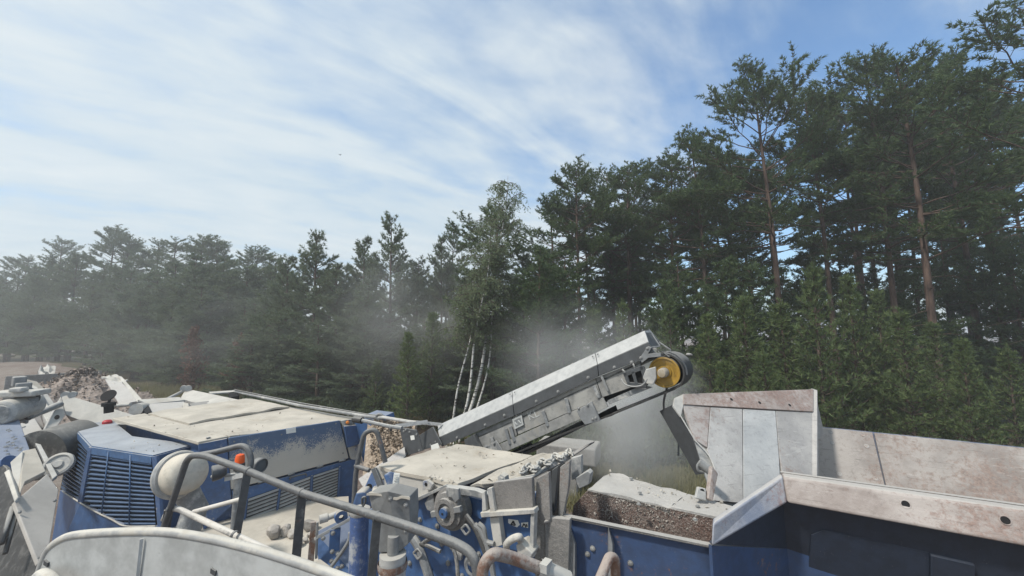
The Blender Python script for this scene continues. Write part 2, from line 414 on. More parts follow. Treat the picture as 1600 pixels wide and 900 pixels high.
MAT['needle_dusty'] = leaf('dusty_pine_needles', (0.088, 0.122, 0.068), (0.185, 0.222, 0.132), (0.130, 0.165, 0.102), 0.40)
MAT['hop_plate'] = worn_steel('hopper_plate_pale', (0.31, 0.303, 0.295), (0.43, 0.42, 0.405), 0.35, (0.15, 0.11, 0.092), 0.3, seed=6.0)
MAT['hop_plate2'] = worn_steel('hopper_plate_clean', (0.33, 0.338, 0.342), (0.43, 0.435, 0.43), 0.2, (0.15, 0.11, 0.092), 0.2, seed=13.0)
MAT['hop_rim2'] = worn_steel('hopper_plate_rusty', (0.28, 0.25, 0.235), (0.38, 0.355, 0.335), 0.75, (0.15, 0.095, 0.078), 0.3, seed=16.0)
MAT['flange'] = worn_steel('chute_flange_dusty', (0.33, 0.325, 0.31), (0.43, 0.42, 0.40), 0.08, seed=8.0, grit=0.3)
MAT['chute_grey2'] = worn_steel('liner_dark', (0.10, 0.10, 0.10), (0.20, 0.19, 0.18), 0.1, seed=14.0, grit=0.15)
MAT['drum'] = painted('drum_cream', (0.50, 0.47, 0.40), 0.5, 0.9, (0.56, 0.51, 0.43), bumpy=0.15, gloss=0.5, seed=4)
MAT['rimw'] = MAT['whiteg']
MAT['cover'] = painted('conveyor_cover', (0.36, 0.37, 0.37), 0.12, 0.6, (0.45, 0.445, 0.425), gloss=0.5, bumpy=0.08, seed=31)
MAT['dustcap'] = painted('caked_cap', (0.3, 0.24, 0.15), 0.5, 0.9, (0.36, 0.32, 0.26), bumpy=0.8, seed=3)
MAT['hydbox'] = painted('cover_box_grey', (0.19, 0.195, 0.195), 0.3, 0.9, (0.28, 0.275, 0.26), rust=0.08, gloss=0.6, bumpy=0.15, seed=17)
MAT['blue_scr'] = painted('blue_scraped', (0.02, 0.08, 0.27), 0.42, 0.9, (0.42, 0.43, 0.42), scale=2.2, seed=23)
MAT['cover_beige'] = painted('cover_beige_dust', (0.36, 0.34, 0.31), 0.7, 0.95, (0.42, 0.395, 0.36), bumpy=0.2, seed=27)
def gravel_mat(name, a, b, scale):
    m = NT(name); v = m.N.new('ShaderNodeTexVoronoi'); v.inputs['Scale'].default_value = scale; m.L.new(m.pos(), v.inputs[0])
    n = m.noise(1.3, 5); c = m.mix(v.outputs['Color'], a, b); c = m.mix(m.ramp(n, .35, .7, 0, .6), c, tuple(x * .75 for x in a))
    m.bump(v.outputs['Distance'], .9, .05); return m.fin(c, .95, 0, .15)
MAT['gravel'] = gravel_mat('tan_gravel', (0.30, 0.235, 0.175), (0.50, 0.42, 0.34), 14)
MAT['spoil'] = gravel_mat('crushed_stone', (0.24, 0.195, 0.165), (0.40, 0.34, 0.30), 7)
MAT['hull_shade'] = painted('hull_charcoal_shade', (0.017, 0.026, 0.045), 0.12, 0.2, (0.13, 0.13, 0.14), seed=15)  # charcoal paint, darkened further to carry the shadow under the hopper rim
MAT['lip'] = worn_steel('lip_grey', (0.20, 0.20, 0.20), (0.30, 0.29, 0.28), 0.1, seed=19.0, grit=0.2)

def caked_panel():
    """blue panel whose lower two thirds are covered by caked dust, flaking off in speckles"""
    m = NT('blue_panel_caked')
    sep = m.N.new('ShaderNodeSeparateXYZ'); m.L.new(m.pos(), sep.inputs[0])
    n1 = m.noise(2.2, 7, 0.62); n2 = m.noise(11, 6, 0.7); n3 = m.noise(55, 4, 0.65)
    h = m.ramp(sep.outputs[2], 2.15, 2.95, 1.05, 0.0, False)
    f = m.math('ADD', m.math('ADD', h, m.math('MULTIPLY', m.math('SUBTRACT', n1, 0.5), 1.1)), m.math('ADD', m.math('MULTIPLY', m.math('SUBTRACT', n2, 0.5), 0.9), m.math('MULTIPLY', m.math('SUBTRACT', n3, 0.5), 1.5)))
    d = m.ramp(f, 0.24, 0.56, 0.14, 0.95)
    c = m.mix(d, m.mix(n2, (0.018, 0.07, 0.17), (0.05, 0.11, 0.22)), m.mix(n1, (0.40, 0.375, 0.325), (0.53, 0.50, 0.445)))
    m.bump(m.math('ADD', n2, n3), 0.3, 0.008); return m.fin(c, 0.85, 0, 0.3)
MAT['caked'] = caked_panel()
MAT['slat'] = painted('louvre_slat_dusty', (0.20, 0.21, 0.22), 0.5, 0.95, (0.40, 0.39, 0.37), seed=41)
MAT['frame_grey'] = painted('conveyor_frame_grey', (0.23, 0.23, 0.225), 0.5, 0.9, (0.33, 0.325, 0.305), seed=51)
MAT['hood'] = painted('hood_blue_dusty', (0.03, 0.10, 0.24), 0.2, 0.72, (0.44, 0.44, 0.42), seed=61)
MAT['recess_shade'] = painted('hull_recess_shade', (0.014, 0.024, 0.045), 0.1, 0.2, (0.15, 0.15, 0.16), seed=71)  # shade inside the hull opening, put into the plate colour

# ================================================================== THE GROUND
def ground_h(x, y):
    # a low bank rises on the far left
    return 1.2 * np.exp(-(((x + 62) / 16.0) ** 2 + ((y - 50) / 12.0) ** 2)) + 0.10 * np.sin(x * 0.21 + 1) * np.cos(y * 0.17)
def build_ground():
    xs = np.concatenate([[-2500, -900, -350], np.linspace(-130, 110, 97), [350, 900, 2500]])
    ys = np.concatenate([[-1500, -300], np.linspace(-30, 110, 71), [350, 1000, 3500]])
    X, Y = np.meshgrid(xs, ys)
    V = np.stack([X, Y, ground_h(X, Y)], -1).reshape(-1, 3)
    nx = len(xs); I = np.arange((len(ys) - 1) * nx).reshape(-1, nx)[:, :-1].ravel()
    F = np.stack([I, I + 1, I + nx + 1, I + nx], 1)
    o = obj_np('ground', V, F, MAT['ground'], None, True); o['kind'] = 'structure'
    # forest floor: a slightly raised sheet of needle litter under the trees
    pts = []
    xs2 = np.linspace(-110, 95, 83)
    front = 11.5 + np.where(xs2 < 8, (8 - xs2) * 0.58, 0) + np.where(xs2 > 25, 0, 0) + 0.6 * np.sin(xs2 * 1.3)
    V = []
    T = np.linspace(0, 1, 22)
    for a, f0 in zip(xs2, front):
        for t in T:
            y = f0 + t * (120 - f0); V.append((a, y, 0.03 + float(ground_h(np.array(a), np.array(y))) + 0.14 * min(1, t * 12)))
    V = np.array(V); n = len(T)
    I = (np.arange(len(xs2) - 1)[:, None] * n + np.arange(n - 1)[None]).ravel()
    F = np.stack([I, I + n, I + n + 1, I + 1], 1)
    o = obj_np('forest_floor', V, F, MAT['floor'], None, True); o['kind'] = 'structure'
build_ground()

# ================================================================== TREES
def tubes_np(paths, sides):
    """paths: list of (pts (m,3), radii (m,)) -> V, F quads"""
    Vs, Fs, o = [], [], 0
    q = np.arange(sides) * 2 * np.pi / sides
    cq, sq = np.cos(q), np.sin(q)
    for P, r in paths:
        P = np.asarray(P, float); m = len(P)
        T = np.gradient(P, axis=0); T /= np.linalg.norm(T, axis=1, keepdims=True) + 1e-9
        ref = np.array([1.0, 0, 0]) if abs(T[0, 2]) > 0.8 else np.array([0, 0, 1.0])
        U = np.cross(T, ref); U /= np.linalg.norm(U, axis=1, keepdims=True) + 1e-9
        W = np.cross(T, U)
        r = np.asarray(r)[:, None, None]
        ring = P[:, None, :] + r * (U[:, None, :] * cq[None, :, None] + W[:, None, :] * sq[None, :, None])
        Vs.append(ring.reshape(-1, 3))
        i = np.arange(m - 1)[:, None] * sides; k = np.arange(sides)[None]
        k2 = (k + 1) % sides
        Fs.append(np.stack([i + k, i + k2, i + sides + k2, i + sides + k], -1).reshape(-1, 4) + o)
        o += m * sides
    return np.concatenate(Vs), np.concatenate(Fs)

def tufts_np(rng, P, D, L, K, w, spread):
    """needle tufts: K blades around direction D at each point"""
    n = len(P)
    d = D[:, None, :] + spread * rng.normal(size=(n, K, 3))
    d /= np.linalg.norm(d, axis=2, keepdims=True) + 1e-9
    s = np.cross(d, rng.normal(size=(n, K, 3))); s /= np.linalg.norm(s, axis=2, keepdims=True) + 1e-9
    ln = (L * rng.uniform(0.7, 1.25, (n, 1)))[:, :, None] * rng.uniform(0.7, 1.15, (n, K, 1))
    base = P[:, None, :] + d * ln * 0.08
    a = base + s * w; b = base - s * w; c = base + d * ln
    V = np.stack([a, b, c], 2).reshape(-1, 3)
    F = np.arange(n * K * 3).reshape(-1, 3)
    tint = np.repeat(np.clip(rng.normal(0.45, 0.28, n), 0, 1), K * 3)
    return V, F, tint

def norm(v): return v / (np.linalg.norm(v, axis=-1, keepdims=True) + 1e-9)

def pine_branch(rng, p0, az, el, L, r0, curve, sub_sp, tuft_sp, sub_len, paths, TP, TD, start=0.3, flat=0.35):
    d = np.array([math.cos(az) * math.cos(el), math.sin(az) * math.cos(el), math.sin(el)])
    m = 6; t = np.linspace(0, 1, m)
    P = p0 + np.outer(t * L, d); P[:, 2] += curve * L * t ** 2
    P[1:] += rng.normal(0, 0.03 * L, (m - 1, 3)) * np.linspace(0.3, 1, m - 1)[:, None]
    paths.append((P, r0 * (1 - 0.8 * t) + 0.004))
    nsub = max(3, int(L * (1 - start) / sub_sp))
    side = np.array([-math.sin(az), math.cos(az), 0])
    for j in range(nsub):
        f = start + (1 - start) * (j + rng.uniform(0.2, 0.8)) / nsub
        q = np.array([np.interp(f, t, P[:, k]) for k in range(3)])
        sgn = 1 if j % 2 else -1
        fw = P[-1] - P[0]; fw = fw / (np.linalg.norm(fw) + 1e-9)
        a = rng.uniform(0.55, 1.1)
        sd = fw * math.cos(a) + side * sgn * math.sin(a) + np.array([0, 0, rng.uniform(-0.1, 0.45)])
        sd /= np.linalg.norm(sd)
        sl = sub_len * L * (1.15 - 0.65 * f) * rng.uniform(0.6, 1.2)
        sl = max(sl, 0.16)
        pe = q + sd * sl + np.array([0, 0, 0.12 * sl])
        paths.append((np.stack([q, (q + pe) / 2 + rng.normal(0, 0.03, 3), pe]), np.array([r0 * 0.35, r0 * 0.25, 0.004])))
        nt = max(2, int(sl / tuft_sp))
        tt = np.linspace(0.25, 1, nt)
        pts = q + np.outer(tt, pe - q) + rng.normal(0, 0.035, (nt, 3))
        TP.append(pts); TD.append(np.tile(sd * 0.6 + np.array([0, 0, flat]), (nt, 1)) + rng.normal(0, 0.3, (nt, 3)))
    nt = max(2, int(L * 0.35 / tuft_sp)); tt = np.linspace(0.65, 1, nt)
    pts = np.stack([np.interp(tt, t, P[:, k]) for k in range(3)], 1)
    TP.append(pts); TD.append(np.tile(fw * 0.8 + np.array([0, 0, flat]), (nt, 1)))

def trunk_path(rng, h, bend, m=14):
    t = np.linspace(0, 1, m)
    a = rng.uniform(0, 6.28); P = np.zeros((m, 3)); P[:, 2] = t * h
    P[:, 0] = bend * h * (math.cos(a) * t ** 2 + 0.35 * np.sin(t * 7 + a) * t * (1 - t)); P[:, 1] = bend * h * (math.sin(a) * t ** 2 + 0.35 * np.cos(t * 6 + a) * t * (1 - t))
    return t, P

def make_tree_parts(kind, seed):
    """returns dict part -> mesh datablocks (unlinked source meshes)"""
    rng = np.random.default_rng(seed); paths = []; TP = []; TD = []
    if kind == 'pine':                       # tall Scots pine, bare stem, irregular layered crown; 20 m
        h = 20.0; t, P = trunk_path(rng, h, rng.uniform(0.008, 0.03)); rad = 0.145 * (1 - t) ** 0.75 + 0.02
        cb = rng.uniform(0.44, 0.58); z = cb * h; lean = rng.uniform(0, 6.28)
        while z < h - 0.25:
            u = (z - cb * h) / (h - cb * h)
            prof = (min(1.0, 0.55 + 1.1 * u) * (1 - u) ** 0.62 + 0.10)
            for k in range(rng.integers(3, 6) + (1 if u > 0.4 else 0)):
                if rng.random() < (0.30 if u < 0.35 else 0.10): continue
                az = rng.uniform(0, 6.28)
                L = 3.9 * prof * rng.uniform(0.55, 1.2) * (1 + 0.2 * math.cos(az - lean))
                el = R(rng.uniform(-12, 18)) + R(48) * u ** 1.5
                p0 = np.array([np.interp(z, P[:, 2], P[:, 0]), np.interp(z, P[:, 2], P[:, 1]), z + rng.uniform(-0.15, 0.15)])
                pine_branch(rng, p0, az, el, L, 0.045 * (1 - 0.6 * u), rng.uniform(0.02, 0.22), 0.15, 0.095, 0.46, paths, TP, TD, start=0.48 if u < 0.7 else 0.2)
            z += rng.uniform(0.46, 0.85)
        z = 0.2 * h                           # dead snags below the crown
        while z < cb * h + 1.0:
            az = rng.uniform(0, 6.28); L = rng.uniform(0.5, 2.2)
            p0 = np.array([np.interp(z, P[:, 2], P[:, 0]), np.interp(z, P[:, 2], P[:, 1]), z])
            d = np.array([math.cos(az), math.sin(az), rng.uniform(-0.25, 0.2)])
            paths.append((np.stack([p0, p0 + d * L * 0.5 + rng.normal(0, 0.06, 3), p0 + d * L + np.array([0, 0, -0.2 * L])]), np.array([0.02, 0.014, 0.004])))
            z += rng.uniform(0.25, 0.8)
        L, K, w, sp = 0.22, 8, 0.026, 0.5; leafm, bark = 'needle', 'bark'
    elif kind == 'mid':                      # dense forest-edge pine, foliage nearly to the ground, rounded; 10 m
        h = 10.0; t, P = trunk_path(rng, h, 0.015); rad = 0.12 * (1 - t) ** 0.8 + 0.012
        z = 0.9
        while z < h - 0.15:
            u = z / h; prof = (min(1, 0.72 + 0.9 * u)) * (1 - u) ** 0.6 + 0.07
            for k in range(rng.integers(4, 6) + (2 if u > 0.6 else 0)):
                if rng.random() < 0.10: continue
                az = rng.uniform(0, 6.28); L = 2.35 * prof * rng.uniform(0.6, 1.2)
                el = R(rng.uniform(-8, 18)) + R(42) * u ** 1.6
                p0 = np.array([np.interp(z, P[:, 2], P[:, 0]), np.interp(z, P[:, 2], P[:, 1]), z])
                pine_branch(rng, p0, az, el, L, 0.028 * (1 - 0.5 * u), rng.uniform(0.05, 0.25), 0.13, 0.10, 0.44, paths, TP, TD, start=0.36 if u < 0.55 else 0.12)
            z += rng.uniform(0.42, 0.62)
        L, K, w, sp = 0.22, 8, 0.026, 0.5; leafm, bark = 'needle', 'bark'
    elif kind == 'young':                    # young pine: cone of clear whorls with upright candles; 6 m
        h = 6.0; t, P = trunk_path(rng, h, 0.012); rad = 0.065 * (1 - t) ** 0.8 + 0.008
        z = 0.35
        while z < h - 0.2:
            u = z / h; prof = (1 - u) ** 0.9 * min(1, 0.7 + u) + 0.03
            n = rng.integers(5, 7); a0 = rng.uniform(0, 6.28)
            for k in range(n):
                if rng.random() < 0.08: continue
                az = a0 + k * 6.28 / n + rng.uniform(-0.3, 0.3); L = 1.4 * prof * rng.uniform(0.75, 1.15)
                el = R(rng.uniform(5, 20)) + R(38) * u
                p0 = np.array([np.interp(z, P[:, 2], P[:, 0]), np.interp(z, P[:, 2], P[:, 1]), z + rng.uniform(-0.05, 0.05)])
                pine_branch(rng, p0, az, el, L, 0.018 * (1 - 0.5 * u), rng.uniform(0.1, 0.3), 0.11, 0.085, 0.38, paths, TP, TD, start=0.18, flat=0.5)
            z += rng.uniform(0.30, 0.42) * (1.15 - 0.35 * u)
        nt = 16; zt = np.linspace(h - 0.9, h, nt)       # leader shoot
        TP.append(np.stack([np.interp(zt, P[:, 2], P[:, 0]), np.interp(zt, P[:, 2], P[:, 1]), zt], 1)); TD.append(np.tile(np.array([0, 0, 0.9]), (nt, 1)))
        L, K, w, sp = 0.17, 8, 0.017, 0.5; leafm, bark = 'needle_y', 'bark'
    elif kind in ('birch', 'birch_slim', 'dead'):
        h = {'birch': 13.0, 'birch_slim': 9.0, 'dead': 4.0}[kind]
        m = 16; t = np.linspace(0, 1, m); P = np.zeros((m, 3)); P[:, 2] = t * h
        lean = {'birch': 0.29, 'birch_slim': 0.24, 'dead': 0.04}[kind]
        P[:, 0] = lean * h * (t - 0.42 * t ** 2) + 0.012 * h * np.sin(t * 9 + seed); P[:, 1] = 0.02 * h * np.sin(t * 5 + seed)
        r0 = {'birch': 0.085, 'birch_slim': 0.052, 'dead': 0.03}[kind]
        rad = r0 * (1 - t) ** 0.8 + 0.008
        z = h * {'birch': 0.40, 'birch_slim': 0.52, 'dead': 0.22}[kind]
        while z < h - 0.1:
            u = z / h
            for k in range(3):
                az = rng.uniform(0, 6.28); L = (0.27 * h) * ((1 - u) ** 0.55 * min(1, 0.35 + 1.3 * u) + 0.06) * rng.uniform(0.6, 1.25)
                el = R(rng.uniform(25, 60))
                p0 = np.array([np.interp(z, P[:, 2], P[:, 0]), np.interp(z, P[:, 2], P[:, 1]), z])
                d = np.array([math.cos(az) * math.cos(el), math.sin(az) * math.cos(el), math.sin(el)])
                tt = np.linspace(0, 1, 6); B = p0 + np.outer(tt * L, d); B[:, 2] -= 0.45 * L * tt ** 2.5
                paths.append((B, 0.02 * (1 - 0.75 * tt) * h / 12 + 0.003))
                ntw = int(L * 8) + 3
                for j in range(ntw):
                    f = rng.uniform(0.25, 1); q = np.array([np.interp(f, tt, B[:, c]) for c in range(3)])
                    tl = rng.uniform(0.3, 0.9) * h / 12; dr = rng.normal(0, 0.5, 3); dr[2] = -0.7
                    pe = q + norm(dr) * tl; mid = (q + pe) / 2 + np.array([0, 0, 0.12 * tl]) + rng.normal(0, 0.03, 3)
                    paths.append((np.stack([q, mid, pe]), np.array([0.006, 0.004, 0.002])))
                    nl = max(3, int(tl * (17 if kind != 'dead' else 8))); s = rng.uniform(0.1, 1, nl)[:, None]
                    TP.append(q + s * (pe - q) + rng.normal(0, 0.05, (nl, 3))); TD.append(rng.normal(0, 0.5, (nl, 3)) + np.array([0, 0, -0.4]))
            z += rng.uniform(0.028, 0.045) * h
        L, K, w, sp = (0.085, 2, 0.028, 0.9); leafm, bark = ('birchleaf' if kind != 'dead' else 'deadleaf'), ('birchbark' if kind != 'dead' else 'twig')
        if kind == 'dead': L, w = 0.11, 0.04
    out = {}
    V, F = tubes_np([(P, rad)], 10); out['trunk'] = (V, F, MAT[bark], None)
    V, F = tubes_np(paths, 4 if kind != 'pine' else 5); out['branches'] = (V, F, MAT['bark'] if bark == 'bark' else MAT['twig'], None)
    V, F, tint = tufts_np(rng, np.concatenate(TP), norm(np.concatenate(TD)), L, K, w, sp)
    out['crown'] = (V, F, MAT[leafm], tint)
    return h, out

PROTO = {}
def proto(kind, var):
    key = (kind, var)
    if key not in PROTO:
        h, parts = make_tree_parts(kind, 1000 + var * 17 + sum(map(ord, kind)))
        src = {}
        for n, (V, F, m, tint) in parts.items():
            o = obj_np(n, V, F, m, None, n != 'crown', tint)
            src[n] = o.data; bpy.data.objects.remove(o)
        PROTO[key] = (h, src)
    return PROTO[key]
TREE_NAME = {'pine': 'pine_tree', 'mid': 'pine_tree', 'young': 'young_pine', 'birch': 'birch_tree', 'birch_slim': 'birch_tree', 'dead': 'withered_sapling'}
def tree(kind, var, px, d, top, rot, label, group, width=1.0, cat='tree', dusty=False):
    """a tree d metres away in column px whose top reaches row top of the photograph"""
    h0, src = proto(kind, var)
    x = atY(px, HOR, d).x; g = float(ground_h(np.array(x), np.array(float(d)))) + 0.02
    h = EYE - g + (HOR - top) * d / FOC
    r = empty(TREE_NAME[kind], (x, d, g), label, cat, group)
    sz = h / h0; sx = (0.35 * sz + 0.65) * width if kind != 'birch' else sz * width
    r.scale = (sx, sx, sz); r.rotation_euler = (0, 0, rot)
    for n, me in src.items():
        o = bpy.data.objects.new(n, me); COL.objects.link(o); o.parent = r
        if n != 'trunk': o['kind'] = 'stuff'
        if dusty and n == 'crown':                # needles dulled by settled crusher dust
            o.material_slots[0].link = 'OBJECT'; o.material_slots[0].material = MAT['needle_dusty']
    return r


ORD = ['first', 'second', 'third', 'fourth', 'fifth', 'sixth', 'seventh', 'eighth', 'ninth', 'tenth', 'eleventh', 'twelfth', 'thirteenth', 'fourteenth', 'fifteenth', 'sixteenth', 'seventeenth', 'eighteenth', 'nineteenth', 'twentieth', 'twenty-first', 'twenty-second']
RT = random.Random(5)
def rr(): return RT.uniform(0, 6.28)
# tall pines of the right-hand stand that can be told apart
G_TALL = 'tall pines of the stand on the right'
tall = [
 (1690, 14.0, -40, 1, 'tall pine cut by the right edge, its boughs reaching in at the top corner', 1.1),
 (1462, 17.0, 48, 0, 'very tall dark pine with broad crown and reddish trunk, right of the stand', 1.15),
 (1405, 19.0, 50, 2, 'tall dark pine whose narrow top rises just left of the tallest pine', 1.0),
 (1305, 20.0, 125, 3, 'tall pine with a bare dark trunk in the sky gap, right of the light-crowned pine', 0.95),
 (1222, 19.0, 88, 4, 'tall pale-crowned pine standing free against the blue sky, bare straight trunk', 1.05),
 (1110, 21.0, 190, 0, 'dark pine with pointed top left of the free-standing pale-crowned pine', 1.0),
 (1150, 23.0, 225, 5, 'pine half hidden between the pointed dark pine and the pale-crowned one', 1.0),
 (1052, 23.0, 232, 2, 'dark spreading pine behind the yellow conveyor drum', 1.0),
 (985, 24.0, 248, 5, 'broad flat-topped pine with open arching boughs above the conveyor', 1.15),
 (905, 22.0, 243, 3, 'slender tall pine with bare pale trunk right of the birch', 0.95),
 (1530, 21.0, 85, 4, 'tall pine in the dark mass near the right edge', 1.1),
 (1570, 25.0, 150, 2, 'tall pine behind the boughs at the right edge', 1.1),
 (1350, 26.0, 130, 1, 'thin pine rising behind the dark pines right of the sky gap', 0.9),
 (1000, 28.0, 300, 1, 'lower pine in the gap behind the flat-topped pine', 1.0),
 (770, 22.0, 322, 4, 'pine with rounded crown standing directly behind the birch', 1.0),
]
for px, d, top, var, lab, wd in tall:
    tree('pine', var, px, d, top, rr(), lab, G_TALL, wd)
# background rows that read alike
G_BACK = 'background pines of the stand on the right'
for i in range(18):
    px = 870 + i * 44 + RT.uniform(-14, 14); d = RT.uniform(25, 33)
    if 1225 < px < 1330: px += 110
    top = 300 - (px - 860) * 0.25 + RT.uniform(-10, 60)
    tree('pine', RT.randrange(6), px, d, top, rr(), 'dark pine deep in the stand on the right, among others like it', G_BACK, 1.05)
for i in range(22):
    px = 850 + i * 37 + RT.uniform(-14, 14); d = RT.uniform(17.5, 27)
    tree('mid', RT.randrange(4), px, d, RT.uniform(385, 455) - (px - 850) * 0.05, rr(), 'shaded lower pine filling the right-hand stand between the trunks', 'lower pines filling the stand', 1.0)
# young pines in front on the right
G_YOUNG = 'young pines at the edge of the right-hand stand'
young = [
 (1276, 14.0, 412, 0, 'young pine with long slim leader, tallest behind the hopper corner'),
 (1332, 14.6, 432, 1, 'young bushy pine with several candles right of the slim-leader pine'),
 (1412, 13.6, 484, 2, 'young pine with pale yellowish tips behind the hopper wall, middle of its row'),
 (1497, 12.6, 530, 3, 'small light young pine with thin bare stem above the hopper wall'),
 (1566, 13.0, 540, 0, 'small young pine close to the right edge above the hopper wall'),
 (1225, 15.0, 470, 2, 'young pine filling the gap left of the slim-leader pine'),
 (1165, 15.5, 465, 3, 'young pine with blunt top above the left end of the hopper'),
 (1105, 16.0, 492, 1, 'young pine right behind the conveyor drum'),
 (1046, 17.0, 466, 0, 'young pine with pointed leader above the conveyor head'),
 (975, 17.5, 470, 2, 'young pine above the upper part of the conveyor cover'),
 (930, 18.0, 485, 3, 'young pine behind the middle of the conveyor cover'),
 (1375, 15.5, 455, 3, 'young pine between the bushy one and the yellowish-tipped one'),
 (1460, 14.8, 505, 1, 'low young pine right of the yellowish-tipped one'),
 (1190, 13.6, 545, 0, 'low young pine just over the raised hopper plates'),
 (1130, 14.0, 560, 2, 'low young pine at the left end of the raised hopper plates'),
 (640, 20.0, 520, 1, 'fresh green young pine left of the white birch trunks'),
 (590, 21.5, 560, 2, 'low green young pine left of the fresh green one'),
 (675, 21.5, 490, 3, 'young pine touching the left side of the birch'),
 (880, 18.5, 530, 0, 'young pine in the dust behind the lower conveyor cover'),
]
for px, d, top, var, lab in young:
    tree('young', var, px, d, top, rr(), lab, G_YOUNG, RT.uniform(0.75, 1.35))
# centre
G_MID = 'pines in the middle of the tree line'
mid = [
 (490, 27.0, 362, 0, 'mid', 'pine with ragged forked top in the middle of the tree line', 1.1),
 (609, 25.0, 337, 1, 'mid', 'symmetrical cone-topped pine, the most pointed in the middle', 1.0),
 (565, 27.0, 374, 2, 'mid', 'pine with thin spire left of the symmetrical cone-topped pine', 0.9),
 (690, 29.0, 372, 3, 'mid', 'pale hazy pine between the cone-topped pine and the birch', 0.9),
 (704, 31.0, 356, 1, 'pine', 'thin pine with small tuft crown left of the birch', 0.7),
 (445, 28.0, 405, 2, 'mid', 'pine at the left end of the middle group', 1.1),
 (525, 26.0, 415, 3, 'mid', 'dark bushy pine below the forked-top pine', 1.1),
 (650, 26.0, 405, 0, 'mid', 'pine right of the symmetrical cone-topped pine', 1.0),
 (575, 24.0, 440, 3, 'mid', 'darker pine in front of the symmetrical cone-topped pine', 1.0),
 (730, 25.0, 425, 1, 'mid', 'pine behind the left birch foliage', 1.0),
 (820, 24.0, 400, 2, 'mid', 'pine in the haze right of the birch trunks', 1.0),
 (860, 25.0, 395, 0, 'mid', 'hazy pine between the birch and the slender tall pine', 1.0),
]
for px, d, top, var, kd, lab, wd in mid:
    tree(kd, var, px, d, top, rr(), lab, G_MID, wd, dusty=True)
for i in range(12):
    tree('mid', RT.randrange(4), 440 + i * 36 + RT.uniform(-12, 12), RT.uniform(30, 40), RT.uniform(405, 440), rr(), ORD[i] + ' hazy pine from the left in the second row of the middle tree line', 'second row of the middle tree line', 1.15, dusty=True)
# left: pointed tops rising behind a dense even wall
G_LTOP = 'taller pines rising over the left tree wall'
for px, d, top, var, lab in [
 (80, 58, 372, 0, 'pine top with layered boughs, first over the left tree wall'),
 (160, 56, 352, 3, 'broadest pine crown over the left tree wall'),
 (188, 57, 372, 5, 'pine crown leaning out at the right of the broadest one'),
 (237, 56, 378, 1, 'low pine top right of the broadest crown on the left'),
 (262, 55, 372, 2, 'narrow pine top between two wider ones on the left'),
 (302, 55, 370, 4, 'dense rounded pine crown over the left tree wall'),
 (335, 54, 374, 0, 'loose layered pine crown with sky showing through, left tree wall'),
 (392, 52, 392, 5, 'small knobbly pine top, last over the left tree wall'),
 (20, 60, 398, 2, 'low pine top at the left edge of the picture'),
]:
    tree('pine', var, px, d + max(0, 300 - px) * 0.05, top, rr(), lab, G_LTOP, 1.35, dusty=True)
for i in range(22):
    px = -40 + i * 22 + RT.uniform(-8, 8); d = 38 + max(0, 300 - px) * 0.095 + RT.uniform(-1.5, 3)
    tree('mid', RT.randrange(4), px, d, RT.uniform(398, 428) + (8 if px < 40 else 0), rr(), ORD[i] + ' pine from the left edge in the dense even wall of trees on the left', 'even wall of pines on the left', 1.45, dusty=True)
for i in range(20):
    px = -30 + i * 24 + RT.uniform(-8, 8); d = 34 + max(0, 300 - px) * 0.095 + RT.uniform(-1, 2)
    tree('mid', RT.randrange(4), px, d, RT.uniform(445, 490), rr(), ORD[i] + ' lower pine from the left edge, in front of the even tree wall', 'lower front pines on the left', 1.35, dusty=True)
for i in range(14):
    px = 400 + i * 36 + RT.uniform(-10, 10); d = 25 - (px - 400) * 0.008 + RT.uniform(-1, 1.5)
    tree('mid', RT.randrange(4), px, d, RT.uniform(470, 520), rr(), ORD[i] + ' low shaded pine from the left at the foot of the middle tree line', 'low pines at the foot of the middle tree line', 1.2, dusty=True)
# birches
G_B = 'birches leaning right behind the conveyor'
tree('birch', 0, 722, 18.6, 265, 0.15, 'tallest birch with airy pale top, white trunk leaning right', G_B, 0.95)
tree('birch_slim', 1, 702, 18.4, 420, 0.25, 'slim white birch, leftmost trunk behind the conveyor', G_B, 1.0)
tree('birch_slim', 2, 712, 18.0, 370, 0.05, 'white birch, second trunk from the left behind the conveyor', G_B, 1.15)
tree('birch_slim', 3, 738, 18.9, 400, -0.1, 'slim white birch, rightmost trunk behind the conveyor', G_B, 1.0)
# withered saplings
G_D = 'withered brown saplings before the left tree wall'
for px, d, top, lab in [(303, 27, 508, 'withered sapling with reddish brown leaves before the left tree wall'), (380, 26, 520, 'withered thin sapling right of the reddish brown one'), (368, 26.5, 548, 'short withered sapling beside the thin one')]:
    tree('dead', int(px) % 3, px, d, top, rr(), lab, G_D, 1.0)

# ---- undergrowth and grass (nobody could count them)
def blades(name, pts, hgt, w, mat, label, seed, K=5, cat='grass'):
    rng = np.random.default_rng(seed)
    D = np.tile(np.array([0, 0, 1.0]), (len(pts), 1))
    V, F, tint = tufts_np(rng, pts, D, hgt, K, w, 0.38)
    o = obj_np(name, V, F, mat, None, False, tint); tag(o, label, cat, None, 'stuff'); return o
rg = np.random.default_rng(3)
def scatter(n, pxr, dr):
    nc = 40; cx_ = rg.uniform(*pxr, nc); cd_ = rg.uniform(*dr, nc); w_ = rg.uniform(0.2, 1, nc); k = rg.choice(nc, n, p=w_ / w_.sum())
    px = cx_[k] + rg.normal(0, 0.055, n) * (pxr[1] - pxr[0]); d = cd_[k] + rg.normal(0, 0.11, n) * (dr[1] - dr[0])
    x = (px - 800) / FOC * d
    return np.stack([x, d, ground_h(x, d) + 0.03], 1)
blades('dry_grass', np.concatenate([scatter(5200, (860, 1120), (11.5, 16)), scatter(1500, (1000, 1080), (12.2, 14.0))]), 0.42, 0.012, MAT['dry'], 'yellow-green weeds and dry grass in the gap left of the hopper', 1)
